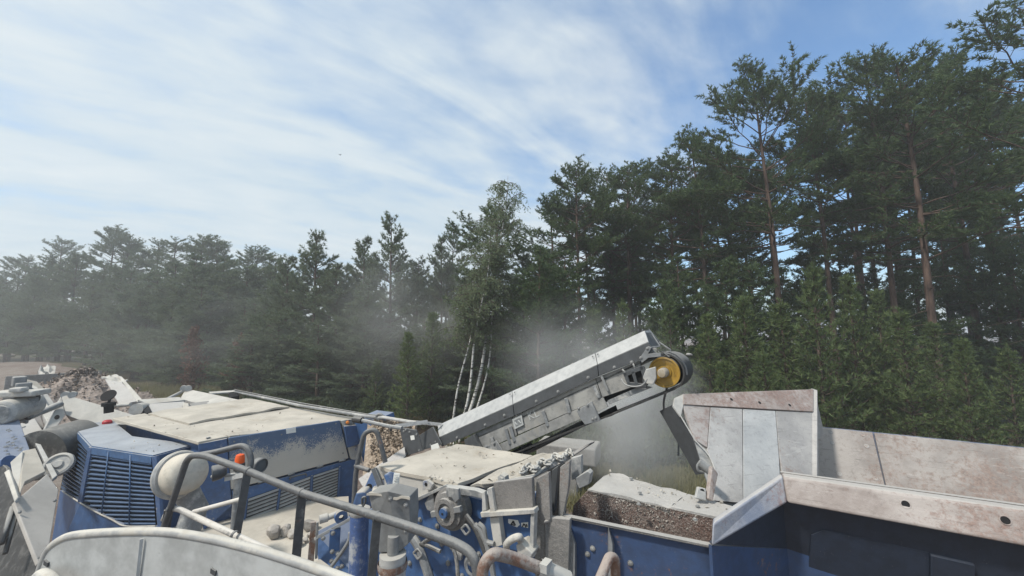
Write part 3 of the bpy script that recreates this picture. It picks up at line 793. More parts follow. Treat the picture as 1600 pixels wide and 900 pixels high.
blades('tall_grass', np.concatenate([scatter(5000, (300, 700), (21.5, 26)), scatter(2500, (120, 430), (27, 33))]), 0.8, 0.022, MAT['dry'], 'pale dry grass along the foot of the left and middle trees', 2)
sp = np.concatenate([scatter(1500, (420, 760), (21.5, 26)), scatter(900, (760, 1150), (14.5, 18))])
sp = np.repeat(sp, 6, 0) + rg.normal(0, 1, (len(sp) * 6, 3)) * np.array([0.35, 0.35, 0.0]) + np.stack([0 * np.arange(len(sp) * 6), 0 * np.arange(len(sp) * 6), rg.uniform(0.1, 1.1, len(sp) * 6)], 1)
blades('undergrowth', sp, 0.22, 0.035, MAT['shrub'], 'low leafy undergrowth at the forest edge', 4, 5, 'undergrowth')

# ================================================================== MACHINE HELPERS
_BOLT = {}
def bolt(parent, p, n, r=0.022, mat='bolt'):
    r *= 0.8
    """hexagonal bolt head with washer, shared mesh"""
    key = (round(r, 3), mat)
    if key not in _BOLT:
        mb = MB(); z = Vector((0, 0, 1))
        mb.lathe((0, 0, 0), z, [(0.001, r * 0.18), (r * 1.35, r * 0.18), (r * 1.35, -r * 0.1)], 12)
        mb.lathe((0, 0, 0), z, [(r, r * 0.1), (r * 0.96, r * 0.75), (r * 0.7, r * 0.95), (0.001, r * 0.95)], 6)
        o = mb.build('bolt', MAT[mat]); _BOLT[key] = o.data; bpy.data.objects.remove(o)
    o = bpy.data.objects.new('bolt', _BOLT[key]); COL.objects.link(o); o.parent = parent
    o.location = Vector(p) - root_loc(parent)
    o.rotation_euler = Vector(n).to_track_quat('Z', 'Y').to_euler()
    return o
def lumpy(poly, res, amp, seed, thick, name, mat, parent, corner=0.0):
    """a dented sheet: 4 corners (ordered), bilinear grid with noise on z, solid underneath"""
    a, b, c, d = [Vector(p) for p in poly]; rng = np.random.default_rng(seed)
    nu, nv = res; G = rng.normal(0, 1, (7, 7))
    def nz(u, v):
        x, y = u * 5.99, v * 5.99; i, j = int(x), int(y); fx, fy = x - i, y - j
        fx = fx * fx * (3 - 2 * fx); fy = fy * fy * (3 - 2 * fy)
        return (G[i, j] * (1 - fx) * (1 - fy) + G[i + 1, j] * fx * (1 - fy) + G[i, j + 1] * (1 - fx) * fy + G[i + 1, j + 1] * fx * fy)
    n = (b - a).cross(d - a).normalized()
    if n.z < 0: n = -n
    T, Bt = [], []
    for i in range(nu + 1):
        for j in range(nv + 1):
            u, v = i / nu, j / nv
            p = a * (1 - u) * (1 - v) + b * u * (1 - v) + c * u * v + d * (1 - u) * v
            T.append(p + n * amp * nz(u, v)); Bt.append(T[-1] - n * thick)
    k = nv + 1; m = len(T); F = []
    for i in range(nu):
        for j in range(nv):
            q = [i * k + j, (i + 1) * k + j, (i + 1) * k + j + 1, i * k + j + 1]
            F.append(q); F.append([m + x for x in q[::-1]])
    ring = [i * k for i in range(nu + 1)] + [nu * k + j for j in range(1, nv + 1)] + [i * k + nv for i in range(nu - 1, -1, -1)] + [j for j in range(nv - 1, 0, -1)]
    for i in range(len(ring)):
        x, y = ring[i], ring[(i + 1) % len(ring)]; F.append([y, x, m + x, m + y])
    mb = MB(); mb.add(T + Bt, F, True); o = mb.build(name, mat, parent)
    for e in o.data.edges: pass
    return o
def rock_mesh(rng, r, sub=2):
    bm = bmesh.new(); bmesh.ops.create_icosphere(bm, subdivisions=sub, radius=r)
    ax = [rng.uniform(0.6, 1.15) for _ in range(3)]
    planes = [(Vector((rng.gauss(0, 1), rng.gauss(0, 1), rng.gauss(0, 1))).normalized(), rng.uniform(0.55, 0.85) * r) for _ in range(9)]
    for v in bm.verts:
        for n, dd in planes:
            e = v.co.dot(n)
            if e > dd: v.co -= n * (e - dd)
        v.co = Vector((v.co.x * ax[0], v.co.y * ax[1], v.co.z * ax[2]))
    me = bpy.data.meshes.new('rock'); bm.to_mesh(me); bm.free(); return me
def smooth_path(pts, n=6):
    """Catmull-Rom through the points"""
    P = [Vector(p) for p in pts]; P = [2 * P[0] - P[1]] + P + [2 * P[-1] - P[-2]]; out = []
    for i in range(1, len(P) - 2):
        for k in range(n):
            t = k / n; a, b, c, d = P[i - 1], P[i], P[i + 1], P[i + 2]
            out.append(0.5 * ((2 * b) + (c - a) * t + (2 * a - 5 * b + 4 * c - d) * t * t + (3 * b - a - 3 * c + d) * t ** 3))
    out.append(P[-2]); return out
def bent(pts, rb, n=5):
    """polyline with rounded corners of radius about rb"""
    P = [Vector(p) for p in pts]; out = [P[0]]
    for i in range(1, len(P) - 1):
        a, b, c = P[i - 1], P[i], P[i + 1]
        r = min(rb, (b - a).length * 0.48, (c - b).length * 0.48)
        s = b + (a - b).normalized() * r; e = b + (c - b).normalized() * r
        for k in range(n + 1):
            t = k / n; out.append(s * (1 - t) ** 2 + b * 2 * t * (1 - t) + e * t * t)
    out.append(P[-1]); return out
def bar(mb, a, b, w, th, side=None):
    """flat bar from a to b"""
    a, b = Vector(a), Vector(b); ez = (b - a).normalized(); c = (a + b) / 2
    n = (E - c); n = (n - ez * n.dot(ez)).normalized(); ex = ez.cross(n)
    return mb.box(c, w, th, (b - a).length, ex, n, ez)
def textmesh(name, body, size, mat, parent, origin, ex, ey, extrude=0.002, align='CENTER', shear=0.0):
    cu = bpy.data.curves.new(name, 'FONT'); cu.body = body; cu.size = size; cu.extrude = extrude
    cu.align_x = align; cu.align_y = 'CENTER'; cu.shear = shear
    t = bpy.data.objects.new(name, cu); COL.objects.link(t)
    dg = bpy.context.evaluated_depsgraph_get(); me = bpy.data.meshes.new_from_object(t.evaluated_get(dg))
    bpy.data.objects.remove(t)
    o = bpy.data.objects.new(name, me); COL.objects.link(o); me.materials.clear(); me.materials.append(mat)
    ex = Vector(ex).normalized(); ey = (Vector(ey) - ex * Vector(ey).dot(ex)).normalized(); ez = ex.cross(ey)
    M = Matrix((ex, ey, ez)).transposed()
    for v in me.vertices: v.co = M @ v.co
    o.parent = parent; o.location = Vector(origin) - root_loc(parent); return o

# ================================================================== ENGINE HOUSING
ZR = 3.0
A0 = atZ(310, 692, ZR); B0 = atZ(563, 653, ZR)
D0 = atZ(175, 655, ZR); C0 = atZ(380, 624, ZR)
END = vplane(A0, B0)                       # end wall with the louvres
eh = empty('engine_housing', (A0.x - 1.5, A0.y + 1.5, 0.0),
           'blue dust-caked engine housing with slatted grille and beige dusty roof', 'engine housing')
# core body (dark interior block) below the roof
core_top = [A0 + (D0 - A0) * 0.03 + Vector((0, 0.12, -0.10)), B0 + Vector((-0.15, 0, -0.10)), C0 + Vector((0.1, -0.1, -0.10)), D0 + Vector((0.2, 0.15, -0.10))]
mb = MB(); mb.prism([p - UP * 2.1 for p in core_top], core_top); mb.build('body', MAT['blue'], eh)
# roof: strip panel at the front edge, main sheet and a raised sheet
F1, F2 = atZ(357, 683, ZR), atZ(226, 647, ZR)
nrm = UP
strip = [D0, A0, F1, F2]
mb = MB(); mb.plate([p + UP * 0.02 for p in strip], 0.06, UP); mb.build('roof_panel', MAT['roof'], eh, 0.012)
main = [F1 + (B0 - A0).normalized() * 0.02, B0, C0, F2 + (B0 - A0).normalized() * 0.02]
lumpy([p for p in main], (24, 18), 0.010, 3, 0.05, 'roof_panel', MAT['roof'], eh)
s1, s2, s3, s4 = atZ(296, 660, ZR + .06), atZ(452, 634, ZR + .06), atZ(384, 622, ZR + .06), atZ(232, 645, ZR + .06)
lumpy([s1, s2, s3, s4], (20, 12), 0.012, 8, 0.045, 'roof_sheet', MAT['roof'], eh)
mb = MB(); mb.plate([atZ(322, 683, ZR + .05), atZ(328, 681.5, ZR + .05), atZ(329, 682.5, ZR + .05), atZ(323, 684, ZR + .05)], 0.03, UP); mb.build('roof_clip', MAT['grey'], eh)
# end wall: narrow corner strip, broad dust-caked panel, louvred door below
def wallpoly(pts, pl): return [atP(x, y, pl) for x, y in pts]
mb = MB(); mb.plate(wallpoly([(310, 694), (355, 685), (362, 790), (318, 830)], END), 0.05); mb.build('corner_panel', MAT['blue'], eh, 0.01)
mb = MB(); mb.plate(wallpoly([(357, 684.5), (531, 657), (545, 716), (392, 757), (361, 765)], off(END, 0.012)), 0.05); up_panel = mb.build('side_panel', MAT['caked'], eh, 0.012)
mb = MB(); mb.plate(wallpoly([(362, 767), (392, 760), (546, 719), (560, 716), (556, 800), (372, 872)], END), 0.04); mb.build('louvre_door', MAT['blue_clean'], eh, 0.01)
LV = off(END, 0.02)
cols = [((388, 779), (436, 762), (426, 832), (381, 850)), ((440, 760.5), (485, 744), (481, 806), (432, 829)), ((490, 742.5), (529, 730), (526, 783), (487, 803))]
for ci, (tl, tr, br, bl) in enumerate(cols):
    n = 12
    back = MB(); back.plate(wallpoly([tl, tr, br, bl], off(END, 0.006)), 0.02); back.build('louvre_recess', MAT['void'], eh)
    for k in range(n):
        def P(u, v, depth):
            x = (tl[0] * (1 - u) + tr[0] * u) * (1 - v) + (bl[0] * (1 - u) + br[0] * u) * v
            y = (tl[1] * (1 - u) + tr[1] * u) * (1 - v) + (bl[1] * (1 - u) + br[1] * u) * v
            return atP(x, y, off(END, depth))
        v0, v1 = (k + 0.08) / n, (k + 0.86) / n
        mb = MB(); mb.prism([P(0, v0, 0.005), P(1, v0, 0.005), P(1, v0 + .12 / n, 0.005), P(0, v0 + .12 / n, 0.005)],
                            [P(0, v1 - .2 / n, 0.045), P(1, v1 - .2 / n, 0.045), P(1, v1, 0.04), P(0, v1, 0.04)])
        mb.build('slat', MAT['slat'], eh)
for (x0, y0), (x1, y1) in (((438, 760), (429, 832)), ((487.5, 743), (484, 805)), ((531, 729), (528, 783)), ((385, 780), (378, 852))):
    mb = MB(); bar(mb, atP(x0, y0, off(END, 0.04)), atP(x1, y1, off(END, 0.04)), 0.03, 0.05); mb.build('louvre_divider', MAT['blue'], eh)
mb = MB(); mb.tube(bent([atP(453, 749, off(END, 0.02)), atP(453, 746, off(END, 0.07)), atP(478, 740, off(END, 0.07)), atP(479, 743, off(END, 0.02))], 0.02), 0.016, 8); mb.build('handle', MAT['tube'], eh)
mb = MB(); mb.tube(bent([atP(446, 815, off(END, 0.02)), atP(447, 819, off(END, 0.09)), atP(463, 812, off(END, 0.09)), atP(464, 808, off(END, 0.02))], 0.03), 0.014, 8); mb.build('handle', MAT['tube'], eh)
mb = MB(); mb.plate(wallpoly([(447, 670.5), (462, 668), (462.5, 675.5), (447.5, 678)], off(END, 0.020)), 0.006); mb.build('sticker', MAT['sticker'], eh)
for x, y in ((408, 753), (455, 741), (500, 729), (535, 719.5)):
    a_, b_ = atP(x - 5, y + 1.3, off(END, .02)), atP(x + 5, y - 1.3, off(END, .02)); mb = MB(); mb.tube([a_, b_], .018, 8); mb.build('hinge', MAT['grey'], eh)
for x, y in ((366, 690), (364, 728), (525, 662), (536, 708), (369, 758), (388, 688), (440, 679), (490, 671)):
    bolt(eh, atP(x, y, off(END, .013)), END[1] if END[1].dot(E - A0) > 0 else -END[1], .016)
# right end: lamp plate, raised box lid, and plain blue end
mb = MB(); mb.plate(wallpoly([(533, 657), (551, 655), (567, 725), (548, 717)], END), 0.06); mb.build('corner_panel', MAT['blue_thick'], eh, 0.01)
mb = MB(); mb.plate(wallpoly([(538, 666), (558, 664), (562, 694), (543, 700)], off(END, 0.09)), 0.09); mb.build('switch_box', MAT['blue'], eh, 0.012)
mb = MB(); mb.plate(wallpoly([(539, 656.5), (550, 655), (551, 663), (540, 664)], off(END, 0.03)), 0.03); lamp = mb.build('lamp_plate', MAT['grey'], eh, 0.004)
mb = MB(); mb.lathe(atP(543, 660, off(END, 0.03)), END[1], [(0.04, 0), (0.036, 0.03), (0.0, 0.045)], 12); mb.build('indicator_lamp', MAT['amber'], lamp)
Bq = B0 + E2 * 0.0
mb = MB(); mb.plate([atP(552, 656, END), atY(578, 660, 8.8), atY(588, 706, 8.8), atP(567, 722, END)], 0.6); mb.build('end_panel', MAT['blue_clean'], eh, 0.012)

# ---- grille hood standing proud of the long side
ZH = 2.85
L1, L2, L3, L4, L5 = atZ(111, 664, ZH), atZ(178, 657, ZH), atZ(306, 694, ZH), atZ(238, 712, ZH), atZ(141, 697, ZH)
mid3 = atZ(208, 681, ZH)
mb = MB(); mb.add([L1, L2, mid3, L3, L4, L5], [[0, 1, 2, 5], [2, 3, 4, 5]])
base = [p - UP * 0.16 for p in (L1, L2, mid3, L3, L4, L5)]
mb.add(base, [[5, 2, 1, 0], [5, 4, 3, 2]])
V6 = [L1, L2, mid3, L3, L4, L5]
for i in range(6):
    j = (i + 1) % 6; mb.add([V6[i], V6[j], V6[j] - UP * 0.16, V6[i] - UP * 0.16], [[0, 1, 2, 3]])
bm_ = mb.build('hood', MAT['hood'], eh)
bmx = bmesh.new(); bmx.from_mesh(bm_.data); bmesh.ops.remove_doubles(bmx, verts=bmx.verts, dist=0.002); bmesh.ops.recalc_face_normals(bmx, faces=bmx.faces)
bmesh.ops.bevel(bmx, geom=[e for e in bmx.edges if len(e.link_faces) == 2 and e.calc_face_angle(0) > 0.6], offset=0.02, segments=2, affect='EDGES'); bmx.to_mesh(bm_.data); bmx.free()
FR = vplane(L5, L4); SD = vplane(L1, L5)
FRi, SDi = off(FR, -0.10), off(SD, -0.10)
# hood shell below: front sheet with its bottom apron, right cheek, left sheet
mb = MB(); mb.plate(wallpoly([(125, 786), (196, 822), (246, 822), (250, 900), (100, 900), (72, 905)], FR), 0.05); mb.build('apron', MAT['blue_clean'], eh, 0.008)
mb = MB(); mb.plate([atP(94, 766, SD), atP(125, 785, SD), atP(100, 900, SD), atP(72, 900, SD)], 0.05); mb.build('apron', MAT['blue_clean'], eh, 0.008)
RC = vplane(L4, L3)
mb = MB(); mb.plate(wallpoly([(237, 714), (244, 712), (252, 822), (246, 826)], FR), 0.05); mb.build('grille_post', MAT['blue'], eh, 0.006)
mb = MB(); mb.plate(wallpoly([(240, 714), (306, 696), (312, 840), (250, 850)], RC), 0.05); mb.build('cheek_panel', MAT['blue'], eh, 0.01)
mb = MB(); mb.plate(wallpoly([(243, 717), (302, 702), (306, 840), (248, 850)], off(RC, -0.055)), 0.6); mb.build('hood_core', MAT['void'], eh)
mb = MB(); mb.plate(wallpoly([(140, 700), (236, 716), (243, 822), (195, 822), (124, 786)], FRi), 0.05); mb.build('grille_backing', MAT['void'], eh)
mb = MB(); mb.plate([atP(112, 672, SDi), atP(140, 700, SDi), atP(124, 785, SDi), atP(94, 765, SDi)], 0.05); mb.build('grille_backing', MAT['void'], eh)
def grille(quad, pl, n, cut=None):
    tl, tr, br, bl = quad
    for k in range(n):
        def P(u, v, depth):
            x = (tl[0] * (1 - u) + tr[0] * u) * (1 - v) + (bl[0] * (1 - u) + br[0] * u) * v
            y = (tl[1] * (1 - u) + tr[1] * u) * (1 - v) + (bl[1] * (1 - u) + br[1] * u) * v
            return atP(x, y, off(pl, depth))
        u0, u1 = 0.0, 1.0; v0, v1 = (k + 0.05) / n, (k + 0.80) / n
        if cut:
            u0, u1 = cut((k + 0.9) / n)
            if u1 - u0 < 0.05: continue
        mb = MB(); mb.prism([P(u0, v0, -0.075), P(u1, v0, -0.075), P(u1, v0 + .15 / n, -0.075), P(u0, v0 + .15 / n, -0.075)],
                            [P(u0, v1 - .22 / n, -0.008), P(u1, v1 - .22 / n, -0.008), P(u1, v1, -0.014), P(u0, v1, -0.014)])
        mb.build('grille_slat', MAT['blue_slat'], eh)
MAT['blue_slat'] = painted('blue_slat', (0.032, 0.098, 0.225), 0.22, 0.32, (0.30, 0.34, 0.40), seed=12)
# front grille: lower left corner is cut by the sloping apron
grille(((141, 701), (236, 716), (243, 821), (122, 821)), FR, 17, lambda v: (max(0.0, (v - 0.70) / 0.30 * 0.60) if v > 0.70 else 0.0, 1.0))
grille(((112, 673), (140, 701), (125, 783), (95, 764)), SD, 15)
for u in (0.30, 0.66):
    tl, tr, br, bl = (141, 701), (236, 716), (243, 821), (122, 821)
    a = (tl[0] * (1 - u) + tr[0] * u, tl[1] * (1 - u) + tr[1] * u); b = (bl[0] * (1 - u) + br[0] * u, 806 if u < .5 else 820)
    mb = MB(); mb.tube([atP(a[0], a[1], off(FR, 0.006)), atP(b[0], b[1], off(FR, 0.006))], 0.012, 6); mb.build('grille_rod', MAT['blue_slat'], eh)
mb = MB(); mb.plate(wallpoly([(138, 699), (143, 700), (127, 787), (121, 784)], off(FR, 0.004)), 0.03); mb.build('grille_post', MAT['blue'], eh, 0.004)
mb = MB(); mb.plate([atP(111, 680, off(SD, .02)), atP(118, 684, off(SD, .02)), atP(117, 698, off(SD, .02)), atP(110, 694, off(SD, .02))], 0.03); mb.build('marker_lamp', MAT['grey'], eh, 0.01)
# crumpled dust-filled lower lip of the grille
mb = MB(); mb.tube(smooth_path([atP(98, 768, off(SD, .01)), atP(126, 786, off(FR, .01)), atP(150, 800, off(FR, .015)), atP(175, 812, off(FR, .03)), atP(196, 822, off(FR, .012)), atP(243, 822, off(FR, .012))], 5), 0.012, 6); mb.build('grille_lip', MAT['whiteg'], eh)
# red round lamp peeking out behind the strip
mb = MB(); mb.lathe(atZ(168, 657, ZR - 0.08) , UP, [(0.09, -0.1), (0.09, -0.02), (0.06, 0.01), (0.0, 0.02)], 20); mb.build('filler_cap', MAT['red'], eh)

# ================================================================== AIR INTAKE DRUM
c0 = atY(282, 741, 6.05)
ks = 0.84
axd = (Vector((0.80, -0.30, 0.18))).normalized()
dr = empty('air_intake', c0 - UP * 1.6, 'round white air intake drum with rain cap beside the blue grille', 'air intake')
mb = MB(); mb.lathe(c0, axd, [(0.0, -0.12), (0.26, -0.12), (0.33, -0.09), (0.34, -0.03), (0.315, 0.0), (0.25, 0.0)], 40); mb.build('rim', MAT['whiteg'], dr)
mb = MB(); mb.lathe(c0, axd, [(0.285, -0.02), (0.285, 0.11), (0.27, 0.20), (0.22, 0.26), (0.11, 0.285), (0.0, 0.29)], 40); mb.build('cap', MAT['drum'], dr) if 'drum' in MAT else mb.build('cap', MAT['roof'], dr)
mb = MB(); mb.tube([c0 - axd * 0.1, c0 - axd * 0.1 - UP * 0.6 + Vector((0.1, 0.3, 0)), c0 - UP * 1.6], 0.17, 16); mb.build('stem', MAT['grey'], dr)

# ================================================================== SERVICE DECK with stones
dz = 1.45
dk = [atZ(240, 846, dz), atZ(300, 790, dz), atZ(545, 775, dz), atZ(545, 905, dz), atZ(380, 930, dz), atZ(250, 930, dz)]
mb = MB(); mb.plate(dk, 0.06, UP); o = mb.build('service_deck', MAT['roof'], None, 0.01, origin=sum(dk, Vector()) / 6)
tag(o, 'dusty beige service deck beneath the louvred door', 'deck')
rng = random.Random(4)
for i, (px, py, r, lab) in enumerate([(427, 836, .17, 'pale stone on the service deck, leftmost of the heap'), (447, 831, .14, 'whitish stone second from left on the service deck'),
        (457, 834, .11, 'small flat stone between the whitish and the brown one'), (483, 823, .16, 'brown stone near the hydraulic cylinder on the deck'),
        (466, 848, .08, 'small dark stone lowest on the deck'), (478, 842, .07, 'smallest stone right of the dark one on the deck'), (486, 836, .09, 'brown pebble beneath the brown stone')]):
    me = rock_mesh(rng, r); o = bpy.data.objects.new('stone', me); COL.objects.link(o); me.materials.append(MAT['rock'])
    p = atZ(px, py + 6, dz); o.location = p + UP * r * 0.62; o.rotation_euler = (rng.uniform(0, .4), rng.uniform(0, .4), rng.uniform(0, 6))
    tag(o, lab, 'stone', 'stones on the service deck')

# ================================================================== BEACON AND WORK LIGHTS
bp = atY(374, 728, 5.2)
bl = empty('beacon_mast', Vector((bp.x, bp.y, dz)), 'mast with orange beacon and two round work lights above the railing', 'beacon')
mb = MB(); mb.tube([Vector((bp.x, bp.y, dz)), bp - UP * 0.02], 0.045, 10); mb.build('pole', MAT['grey'], bl)
mb = MB(); mb.lathe(bp - UP * .05, UP, [(0.0, 0), (0.062, 0), (0.062, 0.08), (0.055, 0.09), (0, 0.09)], 20); mb.build('beacon_base', MAT['black'], bl)
mb = MB(); mb.lathe(bp + UP * .04, UP, [(0.056, 0), (0.055, 0.06), (0.045, 0.10), (0.0, 0.115)], 20); mb.build('beacon_lens', MAT['orange'], bl)
mb = MB(); mb.tube([atY(330, 745, 5.1), atY(395, 738, 5.2)], 0.02, 8); mb.build('bracket', MAT['grey'], bl)
mb = MB(); bar(mb, atY(352, 748, 5.15), atY(385, 741, 5.15), .06, .03); mb.build('bracket', MAT['white'], bl)
for q, aim in ((atY(340, 738, 5.1), Vector((-.75, -.6, -.1))), (atY(404, 727, 5.2), Vector((.9, -.35, -.05)))):
    aim.normalize()
    mb = MB(); mb.lathe(q, aim, [(0.0, -0.10), (0.06, -0.09), (0.09, -0.03), (0.095, 0.05), (0.085, 0.06), (0.075, 0.05)], 20); h_ = mb.build('work_light', MAT['grey_dark'], bl)
    mb = MB(); mb.lathe(q, aim, [(0.0, 0.045), (0.078, 0.042)], 20); mb.build('lens', MAT['lens'], h_)

# ================================================================== GUARD RAILING (front left)
gr = empty('guard_railing', atY(470, 880, 2.3) - UP * 0.5, 'grey tubular guard railing sloping across the picture in front of the engine', 'railing')
def dh(px):                                   # depth of the rail plane by column
    return 2.95 + (px - 265) / (747 - 265) * (1.75 - 2.95)
def rp(px, py, dd=0.0): return atY(px, py, dh(px) + dd)
RT_ = 0.0215
mb = MB(); mb.tube(bent([rp(252, 836), rp(266, 795), rp(294, 712), rp(318, 711), rp(390, 737), rp(470, 770), rp(560, 797.5), rp(640, 823), rp(715, 850), rp(742, 868), rp(750, 930)], 0.10, 7), RT_, 14); mb.build('handrail', MAT['tube'], gr)
mb = MB(); mb.tube(bent([rp(312, 711, .05), rp(335, 707, .12), rp(385, 694, .25), rp(394, 722, .25), rp(384, 745, .2)], 0.07, 7), RT_ * .95, 12); mb.build('rail_loop', MAT['tube'], gr)
mb = MB(); bar(mb, rp(388, 732, .18), rp(367, 850, .12), 0.05, 0.018); mb.build('post', MAT['tube'], gr, 0.003)
mb = MB(); bar(mb, rp(472, 772, .02), rp(462, 880, .02), 0.05, 0.018); mb.build('post', MAT['tube'], gr, 0.003)
mb = MB(); bar(mb, rp(589, 812, .02), rp(578, 930, .02), 0.045, 0.018); mb.build('post', MAT['tube'], gr, 0.003)
mb = MB(); bar(mb, rp(264, 796, .03), rp(255, 845, .03), 0.055, 0.018); mb.build('post', MAT['tube'], gr, 0.003)
mb = MB(); mb.tube(bent([rp(256, 812, .03), rp(263, 797, .03), rp(276, 794, .03), rp(367, 836, .04), rp(500, 898, .04)], 0.05), RT_ * .92, 12); mb.build('mid_rail', MAT['tube_white'], gr)
mb = MB(); mb.tube([rp(302, 800, .05), rp(376, 780, .2)], RT_ * .7, 10); mb.build('cross_tube', MAT['tube_white'], gr)
for x, y in ((266, 795), (388, 736), (471, 770), (589, 807), (367, 836)):      # weld collars where posts meet the tubes
    c_ = rp(x, y); t_ = (rp(x + 20, y + 8) - c_).normalized(); mb = MB(); mb.lathe(c_ - t_ * .012, t_, [(.022, 0), (.0265, .004), (.0265, .02), (.022, .024)], 14); mb.build('weld_collar', MAT['tube'], gr)
# rusty rail loop bottom centre, and the single rail end right of it
g2 = empty('guard_railing', atY(800, 900, 1.6) - UP * .6, 'short rusty tube rail with white clamp at the bottom centre', 'railing')
mb = MB(); mb.tube(bent([atY(753, 960, 1.5), atY(754, 884, 1.5), atY(770, 864, 1.5), atY(800, 871, 1.55), atY(858, 893, 1.6), atY(900, 930, 1.6)], 0.05, 7), 0.022, 14); mb.build('handrail', MAT['tube_rust'], g2)
mb = MB(); mb.lathe(atY(853, 891, 1.6), (atY(900, 911, 1.62) - atY(853, 891, 1.6)), [(0.03, -0.03), (0.032, 0.0), (0.03, 0.10)], 16); mb.box(atY(853, 884, 1.58), .03, .05, .03); mb.build('clamp', MAT['white'], g2)
g3 = empty('guard_railing', atY(955, 900, 1.6) - UP * .6, 'rusty bent rail end sticking up before the blue ribbed hull', 'railing')
mb = MB(); mb.tube(bent([atY(925, 935, 1.55), atY(952, 870, 1.7), atY(961, 872, 1.72), atY(963, 940, 1.72)], 0.05, 7), 0.02, 14); mb.build('handrail', MAT['tube_rust'], g3)
# arched grab rail behind
g4 = empty('guard_railing', atY(560, 780, 5.0) - UP * .3, 'small arched grab rail at the corner of the engine housing', 'railing')
mb = MB(); mb.tube(bent([atY(553, 790, 5.0), atY(556, 735, 5.0), atY(569, 676, 5.0), atY(587, 670, 5.0), atY(594, 690, 5.0), atY(602, 722, 5.0)], 0.14, 7), 0.030, 12); mb.build('grab_rail', MAT['tube'], g4)
mb = MB(); mb.tube([atY(555, 728, 5.0), atY(577, 735, 4.9)], 0.026, 10); mb.build('cross_tube', MAT['tube'], g4)

# ================================================================== WHITE CURVED GUARD PANEL in front
wp = empty('curved_guard', atY(250, 960, 1.9), 'white curved two-piece guard panel with rounded rim at the bottom left', 'guard panel')
prof = [(57, 905), (62, 885), (72, 862), (88, 847), (108, 839), (140, 835.5), (180, 833.5), (226, 832.5), (270, 835), (320, 843), (370, 854), (420, 868), (470, 884), (530, 905), (580, 925)]
def dw(px): return 2.05 - (px - 57) / 470 * 0.42
prof = [(p.x, p.y) for p in smooth_path([(x, y, 0) for x, y in prof], 4)]
top = [atY(x, y, dw(x)) for x, y in prof]
def panel(idx, name):
    t = [top[i] for i in idx]; m = len(t); mb = MB()
    lv = [t] + [[p - UP * h_ + Vector((0, -0.02 * h_, 0)) for p in t] for h_ in (0.03, 0.25, 0.5, 0.8)]
    bk = [[p + Vector((0.006, 0.014, 0)) for p in row] for row in lv]
    V = [p for row in lv for p in row] + [p for row in bk for p in row]; L_ = len(lv); o_ = L_ * m; F = []
    for r_ in range(L_ - 1):
        for i in range(m - 1):
            q = [r_ * m + i, r_ * m + i + 1, (r_ + 1) * m + i + 1, (r_ + 1) * m + i]
            F.append(q); F.append([o_ + k for k in q[::-1]])
    for i in range(m - 1): F.append([i + 1, i, o_ + i, o_ + i + 1])
    for r_ in range(L_ - 1):
        F.append([r_ * m, (r_ + 1) * m, o_ + (r_ + 1) * m, o_ + r_ * m]); F.append([(r_ + 1) * m - 1, o_ + (r_ + 1) * m - 1, o_ + (r_ + 2) * m - 1, (r_ + 2) * m - 1])
    mb.add(V, F, True)
    o = mb.build(name, MAT['guard'], wp)
    return o
MAT['guard'] = painted('guard_plastic', (0.42, 0.43, 0.425), 0.14, 0.5, (0.5, 0.49, 0.45), gloss=0.42, bumpy=0.08, scale=0.8, seed=21)
panel(range(0, 29), 'panel'); panel(range(28, 57), 'panel')
mb = MB(); mb.tube(smooth_path([p + Vector((0, .012, 0)) for p in top[:29]], 1), 0.019, 12); mb.build('rim', MAT['rimw'], wp) if 'rimw' in MAT else mb.build('rim', MAT['whiteg'], wp)
mb = MB(); mb.tube(smooth_path([p + Vector((0, .012, 0)) for p in top[28:]], 1), 0.019, 12); mb.build('rim', MAT['whiteg'], wp)
mb = MB(); bar(mb, top[28] + Vector((0, -.012, -.02)), top[28] + Vector((0, -.012, -.6)), 0.012, 0.008); mb.build('seam', MAT['guard'], wp)
for px, py in ((334, 893), (73, 880)):
    mb = MB(); mb.box(atY(px, py, dw(px) - .01), .028, .012, .02, Vector((1, -.2, -.35)), Vector((0, 1, 0))); mb.build('latch', MAT['grey_dark'], wp)
mb = MB(); mb.tube(bent([atY(52, 912, 2.0), atY(64, 896, 1.95), atY(80, 905, 1.9), atY(100, 930, 1.9)], .04), 0.026, 12); mb.build('hinge_tube', MAT['whiteg'], wp)

# ================================================================== RETURN CONVEYOR
# frame: X axis along the belt, derived from head drum and tail positions
TU, TL_ = atY(1035, 583, 5.25), atY(690, 733, 7.45)
cv = empty('return_conveyor', Vector((TL_.x, TL_.y, 0)), 'inclined grey return conveyor with pale cover, dark side strip and yellow head drum', 'conveyor')
CX = (TU - TL_).normalized(); CY = Vector((CX.y, -CX.x, 0)).normalized()
if CY.dot(E - TU) < 0: CY = -CY                # towards the camera
CZ = CX.cross(CY).normalized()
if CZ.z < 0: CZ = -CZ
NEAR = (TU + CY * 0.0, CY)                     # near side plane of the conveyor
def cp(px, py, d=0.0): return atP(px, py, (TU + CY * d, CY))
WID = 0.62
def cplate(pts, d, th, name, mat, bev=0.006):
    mb = MB(); mb.plate([cp(x, y, d) for x, y in pts], th, CY); return mb.build(name, mat, cv, bev)
